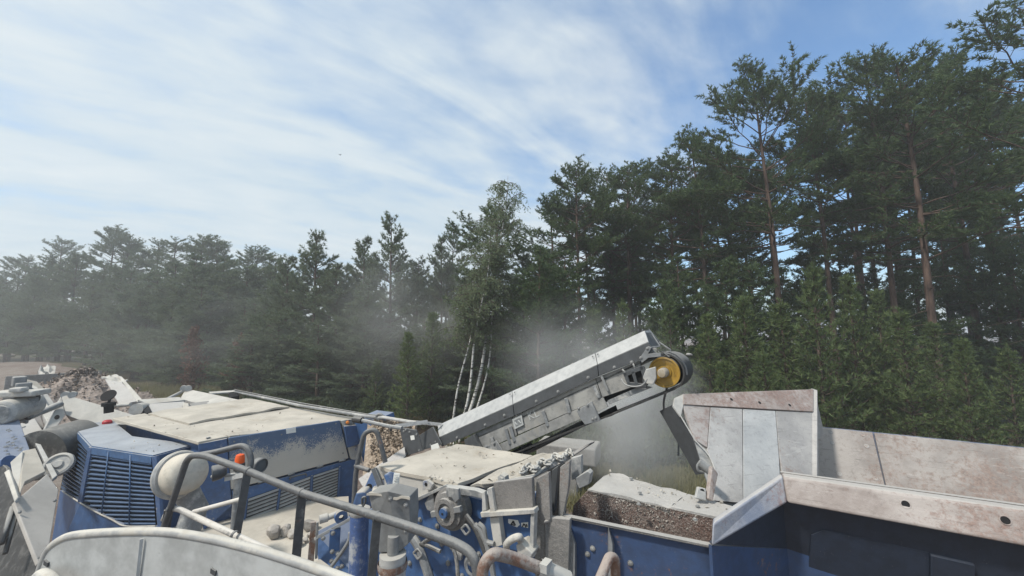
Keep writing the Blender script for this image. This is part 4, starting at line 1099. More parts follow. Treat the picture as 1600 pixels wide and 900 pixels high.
# pale sloping cover in three lengths (front face leans back)
def lean(px, py, d): return cp(px, py, d)
cov = [((684, 664.6), (799.5, 611.7), (801, 631.5), (686, 683)), ((800.5, 611.2), (929.5, 552.2), (933, 569.5), (802, 631)), ((930.5, 551.8), (1007, 516.7), (1013, 534), (934, 569))]
for tl, tr, br, bl_ in cov:
    mb = MB(); a, b, c, d = cp(*tl, -0.16), cp(*tr, -0.16), cp(*br, 0.05), cp(*bl_, 0.05)
    nn = (b - a).cross(d - a).normalized(); nn = nn if nn.z > 0 else -nn
    mb.prism([p - nn * 0.03 for p in (a, b, c, d)], [a, b, c, d])
    a2, b2 = a - CY * 0.36, b - CY * 0.36     # flat crown of the cover running back to the far side
    mb.prism([p - CZ * 0.03 for p in (a, b, b2, a2)], [a + CZ * 0.002, b + CZ * 0.002, b2, a2])
    f1, f2 = a2 - CY * 0.2 - CZ * 0.2, b2 - CY * 0.2 - CZ * 0.2
    mb.prism([a2 - CZ * .03, b2 - CZ * .03, f2 - CZ * .03, f1 - CZ * .03], [a2, b2, f2, f1])
    mb.build('cover', MAT['cover'], cv) if 'cover' in MAT else mb.build('cover', MAT['white'], cv)
for x, y in ((797, 616), (804, 613), (926, 557), (934, 553.5), (688, 667)):
    bolt(cv, cp(x, y, -0.06), CY + CZ * .6, 0.014)
# dark side strip below the cover
strip_b = [((686, 684), (801, 632.5), (803, 650), (690, 698)), ((802, 632), (933, 570.5), (935, 588), (804, 649.5)), ((934, 570), (1013, 535), (1024, 553), (936, 587.5))]
for q in strip_b: cplate(q, 0.06, 0.04, 'side_strip', MAT['grey_dark'], 0.004)
for x, y in ((714, 684), (758, 664), (788, 649), (838, 627), (872, 612), (919, 590), (960, 574), (987, 566)):
    bolt(cv, cp(x, y, 0.062), CY, 0.024)
# conveyor side frame
fr = [((735, 680), (800, 652), (808, 680), (752, 706)), ((801, 651.5), (930, 591), (940, 622), (810, 679)), ((931, 590.5), (1000, 563), (1002, 600), (941, 621))]
for q in fr: cplate(q, 0.0, 0.05, 'side_frame', MAT['frame_grey'], 0.005)
cplate([(765, 701), (942, 621), (950, 636), (790, 706)], 0.03, 0.03, 'side_flange', MAT['frame_grey'], 0.004)
for a, b in (((768, 683), (773, 703)), ((790, 670), (797, 694)), ((797, 666), (804, 690)), ((848, 642), (856, 666)), ((884, 622), (890, 645)), ((928, 603), (936, 622)), ((940, 588), (950, 611))):
    mb = MB(); bar(mb, cp(*a, 0.03), cp(*b, 0.03), 0.05 if a != (940, 588) else 0.035, 0.04); mb.build('stiffener', MAT['grey'] if a != (940, 588) else MAT['bolt'], cv, 0.004)
# far side frame, and belt under the machine
mb = MB(); mb.prism([cp(745, 715, -WID), cp(1000, 585, -WID), cp(1002, 602, -WID), cp(755, 722, -WID)], [p - CY * 0.05 for p in (cp(745, 715, -WID), cp(1000, 585, -WID), cp(1002, 602, -WID), cp(755, 722, -WID))]); mb.build('side_frame', MAT['grey_dark'], cv)
DR = 0.205
hd = TU + CX * 0.03
# belt: wraps the head drum, runs back on top and below
def belt():
    mb = MB(); half = WID / 2 + 0.02; c = hd - CY * (WID / 2 + 0.02); r = DR + 0.025
    ring = []
    for k in range(13):
        q = math.pi / 2 - math.pi * k / 12; ring.append(c + CX * math.cos(q) * r + CZ * math.sin(q) * r)
    path = [c + CZ * r - CX * 3.6] + ring + [c - CZ * r - CX * 0.6 , c - CZ * (r - .02) - CX * 3.6]
    V = []; n = len(path)
    for i, p in enumerate(path):
        a = path[max(0, i - 1)]; b = path[min(n - 1, i + 1)]; t = (b - a).normalized(); nn = CY.cross(t).normalized()
        if nn.dot(p - c) < 0: nn = -nn
        V += [p + CY * half, p - CY * half, p - CY * half + nn * 0.022, p + CY * half + nn * 0.022]
    F = []
    for i in range(n - 1):
        o = i * 4
        for k in range(4): F.append([o + k, o + (k + 1) % 4, o + 4 + (k + 1) % 4, o + 4 + k])
    mb.add(V, F, True); return mb.build('belt', MAT['black'], cv)
belt()
# head drum: yellow disc end, rubber lagging
c = hd - CY * 0.02
mb = MB(); mb.lathe(c, CY, [(DR, -WID), (DR, 0.02), (DR * .99, 0.03)], 48); mb.build('drum_shell', MAT['black'], cv)
mb = MB(); mb.lathe(c, CY, [(0.0, 0.015), (DR * .30, 0.015), (DR * .32, 0.035), (DR * .42, 0.035), (DR * .45, 0.015), (DR * .84, 0.02), (DR * .87, 0.04), (DR * .97, 0.04), (DR * .985, 0.0)], 48); dd = mb.build('drum_disc', MAT['yellow'], cv)
mb = MB(); mb.lathe(c, CY, [(DR * .31, 0.0), (DR * .31, .055), (DR * .20, .06), (0, .06)], 24); mb.build('drum_hub', MAT['grey'], cv)
word = 'RULMECA'
for i, ch in enumerate(word):
    q = math.radians(62 - i * 17)
    rad = CX * math.cos(q) + CZ * math.sin(q); tan = CX * math.sin(q) - CZ * math.cos(q)
    textmesh('embossed_letter', ch, DR * .26, MAT['yellow'], dd, c + CY * 0.018 + rad * DR * .66, tan, rad, 0.006)
# motor/shaft end, dust-caked bracket
mb = MB(); mb.lathe(c, CY, [(0.0, 0.06), (0.060, 0.06), (0.062, 0.16), (0.05, 0.20), (0.0, 0.205)], 18); mb.build('shaft_cap', MAT['dustcap'], cv) if 'dustcap' in MAT else mb.build('shaft_cap', MAT['whiteg'], cv)
cplate([(1009, 577), (1024, 573), (1026, 590), (1021, 601), (1010, 600), (1004, 590)], 0.14, 0.05, 'bearing_block', MAT['whiteg'], 0.012)
# bracket plate with cut-outs, made of bars
brk = [((973, 583), (1003, 571), (1006, 577), (976, 589)), ((973, 583), (979, 582), (985, 601), (981, 603)), ((981, 597), (1012, 600), (1010, 606), (984, 603)), ((999, 573), (1006, 571), (1012, 590), (1005, 592)), ((986, 581), (991, 580), (997, 600), (992, 600)), ((1004, 586), (1014, 590), (1012, 602), (1004, 602))]
for q in brk: cplate(q, 0.10, 0.025, 'bracket_bar', MAT['grey_dark'], 0.003)
cplate([(976, 586), (1006, 574), (1012, 602), (984, 604)], 0.045, 0.02, 'bracket_back', MAT['void'], 0.0)
mb = MB(); mb.tube(smooth_path([cp(971, 592, .1), cp(976, 600, .15), cp(988, 604, .16), cp(1003, 602, .15), cp(1012, 592, .13)], 6), 0.011, 8); mb.build('hose', MAT['bolt'], cv)
mb = MB(); mb.tube([cp(972, 577, .07), cp(979, 584, .07)], 0.014, 8); mb.tube([cp(989, 568, .07), cp(993, 577, .07)], .014, 8); mb.build('stud', MAT['bolt'], cv)
# upper head: end flap, hinge arm, lower guard plate
cplate([(999, 560), (1012, 541), (1018, 543), (1012, 553), (1032, 551), (1033, 557), (1013, 559), (1003, 567)], 0.10, 0.03, 'hinge_arm', MAT['grey'], 0.003)
for x, y in ((1011.5, 544.5), (1001.5, 559)): bolt(cv, cp(x, y, 0.10), CY, 0.022)
mb = MB(); a, b, cc_, d = cp(1007, 517, -.16), cp(1014, 515, -.5), cp(1031, 541, -.45), cp(1013, 543, .04)
mb.plate([a, b, cc_, d], 0.02); mb.build('end_flap', MAT['grey_dark'], cv)
mb = MB(); mb.tube([cp(1014, 515, -.5), cp(1031, 541, -.45), cp(1013, 543, .04)], 0.012, 6); mb.tube([cp(1030, 535, -.5), cp(1047, 546, -.5), cp(1048, 552, -.5)], .012, 6); mb.build('flap_rod', MAT['grey'], cv)
cplate([(949, 626), (1003, 602), (1020, 605), (952, 632)], 0.02, 0.03, 'scraper_plate', MAT['grey'], 0.003)
mb = MB(); mb.tube([cp(1046, 554 + 4, .02)] + [hd + CX * math.cos(R(q)) * (DR + .075) + CZ * math.sin(R(q)) * (DR + .075) for q in (70, 50, 30, 10, -10, -30)], 0.012, 8); mb.build('guard_hoop', MAT['grey_dark'], cv)
# hanging gusset plates with bolts
cplate([(901, 642), (924, 627), (938, 657), (933, 659), (914, 664), (905, 652)], 0.09, 0.03, 'gusset', MAT['grey'], 0.006)
for x, y in ((904, 637), (918, 632), (926, 654), (931, 652)): bolt(cv, cp(x, y + 1, 0.092), CY, 0.022)
cplate([(755, 702), (775, 688), (787, 708), (780, 728), (760, 722)], 0.09, 0.03, 'gusset', MAT['grey'], 0.006)
for x, y in ((760, 698), (772, 693)): bolt(cv, cp(x, y, 0.092), CY, 0.028)
cplate([(725, 688), (740, 679), (752, 705), (730, 706)], 0.10, 0.08, 'bracket_box', MAT['grey_dark'], 0.006)
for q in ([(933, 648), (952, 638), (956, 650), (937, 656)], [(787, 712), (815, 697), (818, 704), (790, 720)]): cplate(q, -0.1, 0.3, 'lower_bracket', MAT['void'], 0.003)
mb = MB(); mb.tube([cp(790, 722, -.3), cp(930, 652, -.3)], 0.05, 8); mb.build('lower_tube', MAT['grey_dark'], cv)
# faded maker's mark: framed emblem and two letters
cplate([(800, 655), (815, 648), (818, 664), (804, 671)], 0.033, 0.006, 'emblem', MAT['print_pale'], 0.001)
cplate([(803, 657), (813, 652), (815, 662), (806, 667)], 0.035, 0.004, 'emblem_field', MAT['grey'], 0.0)
for a, b in (((804.5, 659), (808, 664)), ((808, 664), (810, 656.5)), ((810, 656.5), (814, 661))):
    mb = MB(); bar(mb, cp(*a, .037), cp(*b, .037), .02, .004); mb.build('emblem_stroke', MAT['print_pale'], cv)
lp = cp(833, 648, 0.004); textmesh('maker_letters', 'KL', 0.19, MAT['print_pale'], cv, lp, CX, CZ, 0.002)
# tail plates of the conveyor at the lower left
TP = (cp(690, 700, 0.10), CY)
def tplate(pts, d, th, name, mat): 
    mb = MB(); mb.plate([cp(x, y, d) for x, y in pts], th, CY); return mb.build(name, mat, cv, 0.006)
tplate([(624, 668), (650, 672), (661, 704), (633, 713)], 0.12, 0.03, 'tail_plate', MAT['grey_dark'])
tplate([(655, 680), (676, 667), (690, 695), (661, 703)], 0.13, 0.03, 'tail_plate', MAT['grey_dark'])
tplate([(641, 681), (647, 680), (648, 687), (642, 688)], 0.125, 0.004, 'sticker', MAT['sticker'])
tplate([(673, 696), (684, 692), (687, 700), (674, 703)], 0.135, 0.004, 'sticker', MAT['sticker'])
for x, y in ((631, 674), (634, 672), (640, 675), (651, 679), (635, 709), (655, 704), (673, 695), (681, 690)): bolt(cv, cp(x, y, .123), CY, 0.022)

# single stone flung off the belt
me = rock_mesh(random.Random(9), 0.055); o = bpy.data.objects.new('stone', me); COL.objects.link(o); me.materials.append(MAT['conc']); o.location = atY(1077, 554, 5.3)
o.scale = (1.1, 1, .75); tag(o, 'pale stone in mid-air just right of the yellow drum', 'stone')

# ================================================================== FEED HOPPER
ZT = 3.6
N0, N1 = atZ(1223, 744, ZT), atZ(1600, 797, ZT)
N2 = N1 + (N1 - N0).normalized() * 1.6
FH0, FH1 = atZ(1278, 667, ZT), atZ(1600, 700, ZT)
FH2 = FH1 + (FH1 - FH0).normalized() * 2.6
fh = empty('feed_hopper', Vector((N0.x + 1.5, N0.y + 0.5, 0.0)), 'large worn steel feed hopper with rusty rims and blue hull on the right', 'hopper')
# raised sloping end plates
tR, tL = atY(1271, 608, 5.7), atY(1060, 616, 5.15)
bP = atZ(1114, 784, 3.2)
SL = plane3(tR, tL, bP)
def sp_(x, y, d=0.0): return atP(x, y, off(SL, d))
def splate(pts, d, th, name, mat, bev=0.004):
    mb = MB(); mb.plate([sp_(x, y, d) for x, y in pts], th); return mb.build(name, mat, fh, bev)
splate([(1066, 632), (1109.5, 636), (1105, 699), (1086, 687)], 0.0, 0.03, 'wall_plate', MAT['hop_rim2'])
splate([(1110.5, 636), (1160, 639), (1161, 786), (1115, 782), (1121, 742), (1114, 722), (1105.5, 704)], 0.0, 0.03, 'wall_plate', MAT['hop_plate'])
splate([(1161.5, 639), (1211.5, 642), (1217, 710), (1222, 800), (1162, 786)], 0.0, 0.03, 'wall_plate', MAT['hop_plate2'])
splate([(1212.5, 642), (1271, 644), (1276, 770), (1230, 790), (1218, 710)], 0.0, 0.03, 'wall_plate', MAT['hop'])
splate([(1062, 628), (1272, 641), (1276, 790), (1117, 790), (1086, 690)], -0.035, 0.02, 'backing_plate', MAT['grey'])
splate([(1068, 615.5), (1271, 608), (1271, 643), (1068, 631.5)], 0.02, 0.04, 'top_band', MAT['hop_rim'])
splate([(1068, 615.5), (1068, 633), (1064, 651), (1052, 634), (1054, 622)], 0.01, 0.03, 'corner_plate', MAT['white'])
for x, y in ((1143, 624), (1187, 629), (1234, 633)):
    mb = MB(); mb.lathe(sp_(x, y, 0.022), -SL[1] if SL[1].dot(E - tR) < 0 else SL[1], [(0.0, 0.0), (0.02, 0.0)], 12); mb.build('bolt_hole', MAT['void'], fh)
# cut edge flange on the left silhouette and dark underside
edge = [(1052, 634), (1064, 651), (1086, 688), (1100, 702), (1108, 712), (1114, 724), (1120, 742)]
mb = MB(); mb.tube([sp_(x, y, 0.004) for x, y in edge], 0.008, 8); mb.build('edge_bead', MAT['white'], fh)
back = [(1052, 634), (1086, 688), (1105, 706), (1114, 724), (1114, 738), (1090, 712), (1068, 690), (1046, 650), (1047, 630)]
mb = MB(); A_ = [sp_(x, y, -0.06) for x, y in ((1052, 632), (1064, 651), (1086, 688), (1106, 709), (1115, 738))]
mb.prism([p + Vector((-0.05, .35, -.15)) for p in A_] + [], A_); mb.build('under_flange', MAT['grey_dark'], fh)
# vertical fold / corner post
mb = MB(); mb.prism([sp_(1269, 608, 0.0), sp_(1269, 770, 0.0), sp_(1269, 770, 0.0) + E2 * .10, sp_(1269, 608, 0) + E2 * .10], [sp_(1277, 611, 0.03), sp_(1277, 770, 0.03), sp_(1282, 770, 0.0) + E2 * .10, sp_(1279, 611, 0.0) + E2 * .10]); mb.build('corner_post', MAT['hop'], fh, 0.004)
mb = MB(); mb.plate([atY(1273, 609, 5.68), atY(1286, 668, 5.72), atY(1286, 680, 5.72), atY(1275, 690, 5.68)], 0.08); mb.build('corner_gusset', MAT['hop'], fh, 0.004)
# far side wall in two liner plates with countersunk bolts
dn = (N0 - FH0); dn.z = 0; dn.normalize()
low = lambda p: p + dn * 0.75 - UP * 1.15
q0 = FH0; sA = atP(1363, 675, plane3(FH0, FH1, low(FH0))); FW = plane3(FH0, FH1, low(FH0))
def fw(x, y, d=0.0): return atP(x, y, off(FW, d))
def seam_top(px): 
    t = (px - 1278) / (1600 - 1278); return fw(px, 667 + t * 33)
a, b = seam_top(1278), seam_top(1363); a2, b2 = fw(1278, 790), fw(1390, 790)
mb = MB(); mb.plate([a, b, b2, a2], 0.035); mb.build('liner_plate', MAT['hop_far'], fh, 0.004)
a, b = seam_top(1366), FH2; a2, b2 = fw(1394, 800), low(FH2)
mb = MB(); mb.plate([a, b, b2, a2], 0.035); mb.build('liner_plate', MAT['hop_far'], fh, 0.004)
mb = MB(); mb.plate([FH0 - dn * .05, FH2 - dn * .05, low(FH2) - dn * .05, low(FH0) - dn * .05], 0.05); mb.build('outer_wall', MAT['blue_deep'], fh)
nf = off(FW, 0)[1]
for x, y in ((1298, 675), (1301, 692), (1348, 679), (1354, 697), (1312, 741), (1368, 748)):
    mb = MB(); p = fw(x, y, 0.002); mb.lathe(p, nf, [(0.0, .001), (.014, .001), (.016, .004), (.026, .004), (.028, 0.0)], 16); mb.build('countersunk_bolt', MAT['hop'], fh)
# hopper floor
mb = MB(); mb.plate([low(FH0) + UP * 0, low(FH2), N2 + UP * -1.2 - dn * .5, N0 + UP * -1.2 - dn * .5], 0.05, UP); mb.build('floor_plate', MAT['hop_far'], fh)
# near rim: box flange, and inner wall behind it
NR = vplane(N0, N1)
def nr(x, y, d=0.0): return atP(x, y, off(NR, d))
r0, r1 = N0, N2; dnn = -dn
inn = -dn * 0.0
th = 0.12
lowp0, lowp1 = nr(1230, 786, .10), nr(1600, 854, .10); lowp2 = lowp1 + (lowp1 - lowp0).normalized() * 1.6
mb = MB(); back = -NR[1] * th if NR[1].dot(E - N0) > 0 else NR[1] * th
mb.prism([p + back for p in (N0, N2, lowp2, lowp0)], [N0, N2, lowp2, lowp0]); mb.build('near_rim', MAT['hop_rim'], fh, 0.028, 3)
RPL = plane3(N0, N2, lowp2); rn = off(RPL, 0)[1]
for x, y in ((1415, 788), (1571, 813)):
    hp_ = atP(x, y, off(RPL, .003))
    mb = MB(); mb.lathe(hp_, rn, [(0.0, 0.0), (.028, 0.0)], 16); mb.build('bolt_hole', MAT['void'], fh)
    mb = MB(); mb.lathe(hp_, rn, [(0.028, -.001), (.03, 0.004), (.036, 0.003), (.037, -.003)], 16); mb.build('hole_edge', MAT['hop_rim'], fh)
iw = back * 3.2 - UP * 1.1
mb = MB(); mb.prism([N0 + back, N2 + back, N2 + iw, N0 + iw], [N0 + back * 1.4, N2 + back * 1.4, N2 + iw + back * .4, N0 + iw + back * .4]); mb.build('inner_wall', MAT['hop_far'], fh)
# near funnel rim slanting down to the chute
K0, K1, K2, K3 = N0, atY(1114, 818, 3.5), atY(1112, 855, 3.47), lowp0
mb = MB(); mb.prism([p + back * .9 for p in (K0, K1, K2, K3)], [K0, K1, K2, K3]); mb.build('funnel_rim', MAT['hop_blue'], fh, 0.02, 3)
# hull below the rims: charcoal panel with painted-in shade, blue side, recess painted dark
hd_ = (lowp1 - lowp0).normalized(); ib = back * 1.0
Q0 = K2 + back * .55 - UP * .005; Q1 = lowp0 + ib - hd_ * .02; Q2 = lowp2 + ib
W0 = K2 + back * .6 - UP * .02; W1 = Vector((lowp0.x, lowp0.y, 2.86)) + ib * 2.2 ; W2 = Vector((lowp2.x, lowp2.y, 2.40)) + ib * 2.8
mb = MB(); mb.plate([Q0, Q1, W1], .03); mb.build('hull_panel', MAT['hull_shade'], fh)
mb = MB(); mb.plate([Q1, Q2, W2, W1], .03); mb.build('hull_panel', MAT['hull_shade'], fh)
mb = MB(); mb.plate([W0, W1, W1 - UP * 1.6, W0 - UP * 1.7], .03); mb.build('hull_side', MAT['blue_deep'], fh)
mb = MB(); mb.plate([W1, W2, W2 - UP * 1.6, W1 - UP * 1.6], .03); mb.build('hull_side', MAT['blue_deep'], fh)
HPL = plane3(Q1, Q2, W2)
def hq(x, y, d=0.0): return atP(x, y, off(HPL, d))
rec = [(1268, 836), (1290, 828), (1452, 864), (1452, 905), (1262, 905)]
mb = MB(); mb.plate([hq(x, y, .004) for x, y in rec], .01); mb.build('recess_shade_plate', MAT['recess_shade'], fh)  # flat dark plate laid on the panel; the opening's shade is its colour
mb = MB(); mb.plate([hq(1455, 868, .03), hq(1524, 884, .03), hq(1524, 930, .03), hq(1455, 930, .03)], .04); mb.build('hull_block', MAT['hull_shade'], fh, .006)
# ---- feed chute
ch = empty('feed_chute', atY(1000, 880, 3.8) - UP * 2.5, 'feed chute with gritty rusty inner wall and ribbed blue side below the hopper', 'chute')
ZC = 3.3
c0_, c1_ = atZ(918, 763, ZC), atZ(1126, 808, ZC); e0_, e1_ = atZ(955, 738, ZC), atZ(1157, 794, ZC)
m0, m1 = c0_ + (c1_ - c0_) * .66, e0_ + (e1_ - e0_) * .64
lumpy([c0_, m0, m1, e0_], (16, 6), 0.012, 5, 0.05, 'top_flange', MAT['flange'], ch)
mb = MB(); mb.plate([m0 + (c1_ - c0_) * .006, c1_, e1_, m1 + (e1_ - e0_) * .006], 0.05, UP); mb.build('top_flange', MAT['flange'], ch, 0.006)
for x, y in ((986, 748), (1000, 770), (1090, 791), (1086, 812), (998, 788)): 
    bolt(ch, atZ(x, y, ZC + .012), UP, 0.02)
CW = vplane(c0_, c1_)
def cw(x, y, d=0.0): return atP(x, y, off(CW, d))
inner = [c0_ - UP * .02, c1_ - UP * .02, cw(1120, 880), cw(890, 830), cw(896, 790)]
mb = MB(); mb.plate(inner, 0.05); mb.build('inner_wall', MAT['chute_rust'], ch, 0.006)
rngc = random.Random(2)                        # grit stuck to the inner wall
V = []
mbg = MB()
for i in range(520):
    u, v = rngc.random(), rngc.random() ** 1.4
    x = 925 + u * 190; y = 768 + u * 42 + v * (40 - 10 * u) ; s_ = rngc.uniform(.006, .018)
    if u > 0.6 and rngc.random() < (u - .6) * 2.4: continue
    p = cw(x, y, 0.004); 
    t = [p + Vector((rngc.gauss(0, 1), rngc.gauss(0, 1), rngc.gauss(0, 1))).normalized() * s_ for _ in range(4)]
    mbg.add(t, [[0, 1, 2], [0, 2, 3], [0, 3, 1], [1, 3, 2]])
o = mbg.build('stuck_grit', MAT['rock'], ch); o['kind'] = 'stuff'
# near wall of the chute: bent rim strip and blue ribbed hull
n0_, n1_, n2_ = atZ(850, 817, 3.15), atZ(881, 808, 3.17), atZ(1112, 855, 3.15)
n3_ = n2_ + (n2_ - n1_).normalized() * 0.02
CN = vplane(n1_, n2_)
mb = MB(); mb.plate([n0_ + UP * .012, n1_ + UP * .012, n2_ + UP * .012, n2_ - UP * .012, n1_ - UP * .012, n0_ - UP * .012], 0.06); mb.build('rim_strip', MAT['chute_grey'], ch, 0.006)
nb = off(CN, 0)[1]
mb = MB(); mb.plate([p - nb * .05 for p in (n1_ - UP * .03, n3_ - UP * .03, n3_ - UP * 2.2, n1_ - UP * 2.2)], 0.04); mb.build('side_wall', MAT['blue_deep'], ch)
mb = MB(); mb.plate([n0_ - UP * .03 - nb * .04, n1_ - UP * .03 - nb * .04, n1_ - UP * 2 - nb * .04 + (n2_ - n1_) * .04, n0_ - UP * 2 - nb * .04], 0.04); mb.build('side_wall', MAT['chute_grey'], ch)
def cn(x, y, d=0.0): return atP(x, y, off(CN, d))
for x, w_ in ((890, 11), (950, 10)):
    a_ = cn(x, 822, -.04); 
    mb = MB(); mb.prism([cn(x, 818, -.05), cn(x + w_, 850, -.05), cn(x + w_, 960, -.05), cn(x - 2, 960, -.05)], [cn(x + 1, 826, .06), cn(x + w_ - 3, 850, .07), cn(x + w_ - 3, 960, .07), cn(x, 960, .07)]); mb.build('rib', MAT['grey'], ch, 0.003)
for x, y in ((926, 857), (918, 866), (985, 880), (858, 825), (853, 842)): bolt(ch, cn(x, y, -.045), nb, 0.024)
# cylinder and tab joining the raised plates
mb = MB(); mb.tube([atY(1092, 722, 4.35), atY(1112, 738, 4.3)], 0.045, 12); mb.build('hydraulic_cylinder', MAT['bolt'], fh)
mb = MB(); mb.tube(bent([atY(1095, 720, 4.33), atY(1089, 728, 4.33), atY(1091, 736, 4.33), atY(1100, 738, 4.33)], .02), 0.014, 8); mb.build('shackle', MAT['bolt'], fh)
mb = MB(); mb.plate([atY(1113, 728, 4.2), atY(1122, 740, 4.2), atY(1114, 783, 4.05), atY(1107, 779, 4.05)], 0.05); mb.build('edge_post', MAT['hop_rim'], fh, 0.005)
mb = MB(); mb.plate([atY(1091, 760, 4.1), atY(1103, 763, 4.1), atY(1104, 783, 4.05), atY(1087, 778, 4.05)], 0.04); t_ = mb.build('lug', MAT['white'], ch, 0.008)
mb = MB(); mb.lathe(atY(1097, 768, 4.085), Vector((0, -1, .1)), [(0, 0.0), (.026, 0.0)], 12); mb.build('pin_hole', MAT['void'], t_)

# ================================================================== CRUSHER UNIT
ZL = 3.3
cr = empty('crusher_unit', atY(740, 860, 4.6) - UP * 2.6, 'blue impact crusher unit with dusty lid, bearing and warning labels in the middle', 'crusher')
la, lb, lc, ld = atZ(592, 728, ZL), atZ(715, 757, ZL), atZ(832, 711, ZL), atZ(714, 693, ZL)
lumpy([la, lb, lc, ld], (26, 16), 0.010, 12, 0.04, 'lid', MAT['roof'], cr)
f0, f1, f2, f3 = atZ(745, 756, ZL + .02), atZ(800, 750, ZL + .02), atZ(928, 690, ZL + .06), atZ(838, 709, ZL + .03)
lumpy([atZ(735, 757, ZL), f1, atZ(895, 705, ZL + .02), f3], (20, 8), 0.015, 4, 0.03, 'lid_flap', MAT['roof'], cr)
mb = MB(); pass
mb = MB(); mb.tube(smooth_path([atZ(799, 749, ZL), atZ(818, 746, ZL + .01), atZ(836, 742, ZL), atZ(848, 733, ZL + .01), atZ(858, 727, ZL + .02)], 5), 0.018, 8); mb.build('lid_edge', MAT['whiteg'], cr)
lumpy([atZ(836, 744, ZL - .02), atZ(880, 722, ZL - .01), atZ(930, 689, ZL + .03), atZ(858, 722, ZL + .03)], (10, 4), .006, 9, .03, 'lip', MAT['lip'], cr)
# front faces (long side towards the camera)
CF = vplane(la, lb)
def cf(x, y, d=0.0): return atP(x, y, off(CF, d))
def cfp(pts, d, th, name, mat, bev=0.006, par=None):
    mb = MB(); mb.plate([cf(x, y, d) for x, y in pts], th); return mb.build(name, mat, par or cr, bev)
cfp([(592, 731), (693, 759), (640, 784), (600, 800)], -0.02, 0.05, 'upper_wall', MAT['blue_thick'])
cfp([(560, 800), (640, 782), (695, 758), (760, 770), (850, 770), (850, 960), (550, 960)], -0.10, 0.06, 'side_wall', MAT['blue_clean'])
cfp([(640, 783), (695, 758), (697, 762), (643, 788)], 0.05, 0.12, 'ledge', MAT['grey'])
core = [la + E2 * .35 - UP * .1, lb + E2 * .35 - UP * .1, lc - UP * .1, ld - UP * .1]
mb = MB(); mb.prism([p - UP * 2.4 for p in core], core); mb.build('body', MAT['blue'], cr)
# lifting lug
cfp([(660, 752), (668, 750), (676, 757), (672, 766), (661, 764)], 0.05, 0.04, 'lifting_lug', MAT['blue_thick'], 0.006)
mb = MB(); mb.lathe(cf(665.5, 757, 0.053), off(CF, 0)[1], [(0, 0), (.022, 0)], 12); mb.build('lug_hole', MAT['void'], cr)
# bearing frame (octagonal) and rotor bearing
fpts = [(696, 759), (742, 766), (764, 774), (771, 800), (757, 802), (754, 780), (738, 776), (700, 772)]
cfp(fpts, 0.06, 0.08, 'bearing_frame', MAT['grey'], 0.008)
cfp([(733, 776), (752, 781), (756, 800), (752, 812), (740, 806)], -0.06, 0.04, 'frame_window', MAT['blue_clean'], 0.004)
cfp([(663, 787), (672, 771), (686, 768), (688, 800), (676, 802), (667, 797)], 0.02, 0.10, 'bearing_ear', MAT['grey'], 0.01)
cfp([(677, 770), (690, 768), (690, 802), (679, 801)], 0.03, 0.05, 'bearing_gap', MAT['void'], 0.0)
nc = off(CF, 0)[1]; bc = cf(707, 793, 0.02)
mb = MB(); mb.lathe(bc, nc, [(0.0, .16), (.05, .16), (.055, .12), (.085, .12), (.09, .14), (.135, .14), (.14, .11), (.185, .10), (.19, .05), (.225, .04), (.23, -.05)], 40); br_ = mb.build('bearing', MAT['chute_grey'], cr)
mb = MB(); mb.lathe(bc, nc, [(0.0, .175), (.05, .175), (.055, .155)], 24); mb.build('bearing_core', MAT['blue_clean'], br_)
mb = MB(); mb.lathe(bc, nc, [(0.0, .18), (.014, .18)], 10); mb.build('bearing_hole', MAT['void'], br_)
for q in (20, 200):
    d_ = E1 * math.cos(R(q)) + UP * math.sin(R(q)); mb = MB(); mb.box(bc + d_ * .17 + nc * .11, .10, .05, .06, d_, nc, d_.cross(nc)); mb.build('bearing_clamp', MAT['grey'], br_, .006)
cfp([(697, 761), (716, 764), (717, 780), (711, 786), (706, 778), (697, 776)], 0.16, 0.04, 'bearing_cap', MAT['grey'], 0.006)
# dark liner panel with white frame, and sticker panel below
cfp([(771, 754), (831, 746), (833, 796), (774, 799)], 0.10, 0.06, 'liner_panel', MAT['chute_grey2'], 0.008)
cfp([(761, 764), (768, 762), (774, 800), (766, 800)], 0.14, 0.05, 'frame_bar', MAT['whiteg'])
cfp([(750, 801), (834, 796), (836, 803), (752, 809)], 0.15, 0.10, 'frame_bar', MAT['whiteg'])
cfp([(753, 770), (757, 768), (760, 798), (753, 799)], 0.12, 0.05, 'frame_bar', MAT['white'])
cfp([(829, 803), (835, 802), (833, 872), (827, 868)], 0.13, 0.08, 'frame_bar', MAT['whiteg'])
cfp([(765, 809), (779, 808), (785, 852), (772, 856)], 0.10, 0.08, 'frame_post', MAT['blue_thick'])
cfp([(779, 807), (830, 803), (829, 866), (786, 856)], 0.02, 0.05, 'label_panel', MAT['blue_clean'])
lab1 = cfp([(794, 811), (809, 813), (812, 820), (808, 824), (800, 821), (794, 817)], 0.026, 0.004, 'warning_label', MAT['sticker'], 0.0)
lab2 = cfp([(814, 817), (825, 816), (825, 825), (815, 823)], 0.026, 0.004, 'warning_label', MAT['sticker'], 0.0)
def strokes(segs, par, d=0.030, w=.012):
    for a, b in segs:
        mb = MB(); bar(mb, cf(*a, d), cf(*b, d), w, .003); mb.build('printed_mark', MAT['print'], par)
strokes([((798, 820), (802, 814)), ((802, 814), (805.5, 821)), ((798.5, 819.5), (805, 820.8)), ((802, 816), (802, 818.5))], lab1)
strokes([((816, 823), (819, 818.5)), ((819, 818.5), (822, 824)), ((822, 819), (824, 823)), ((817, 818.5), (819, 820))], lab2)
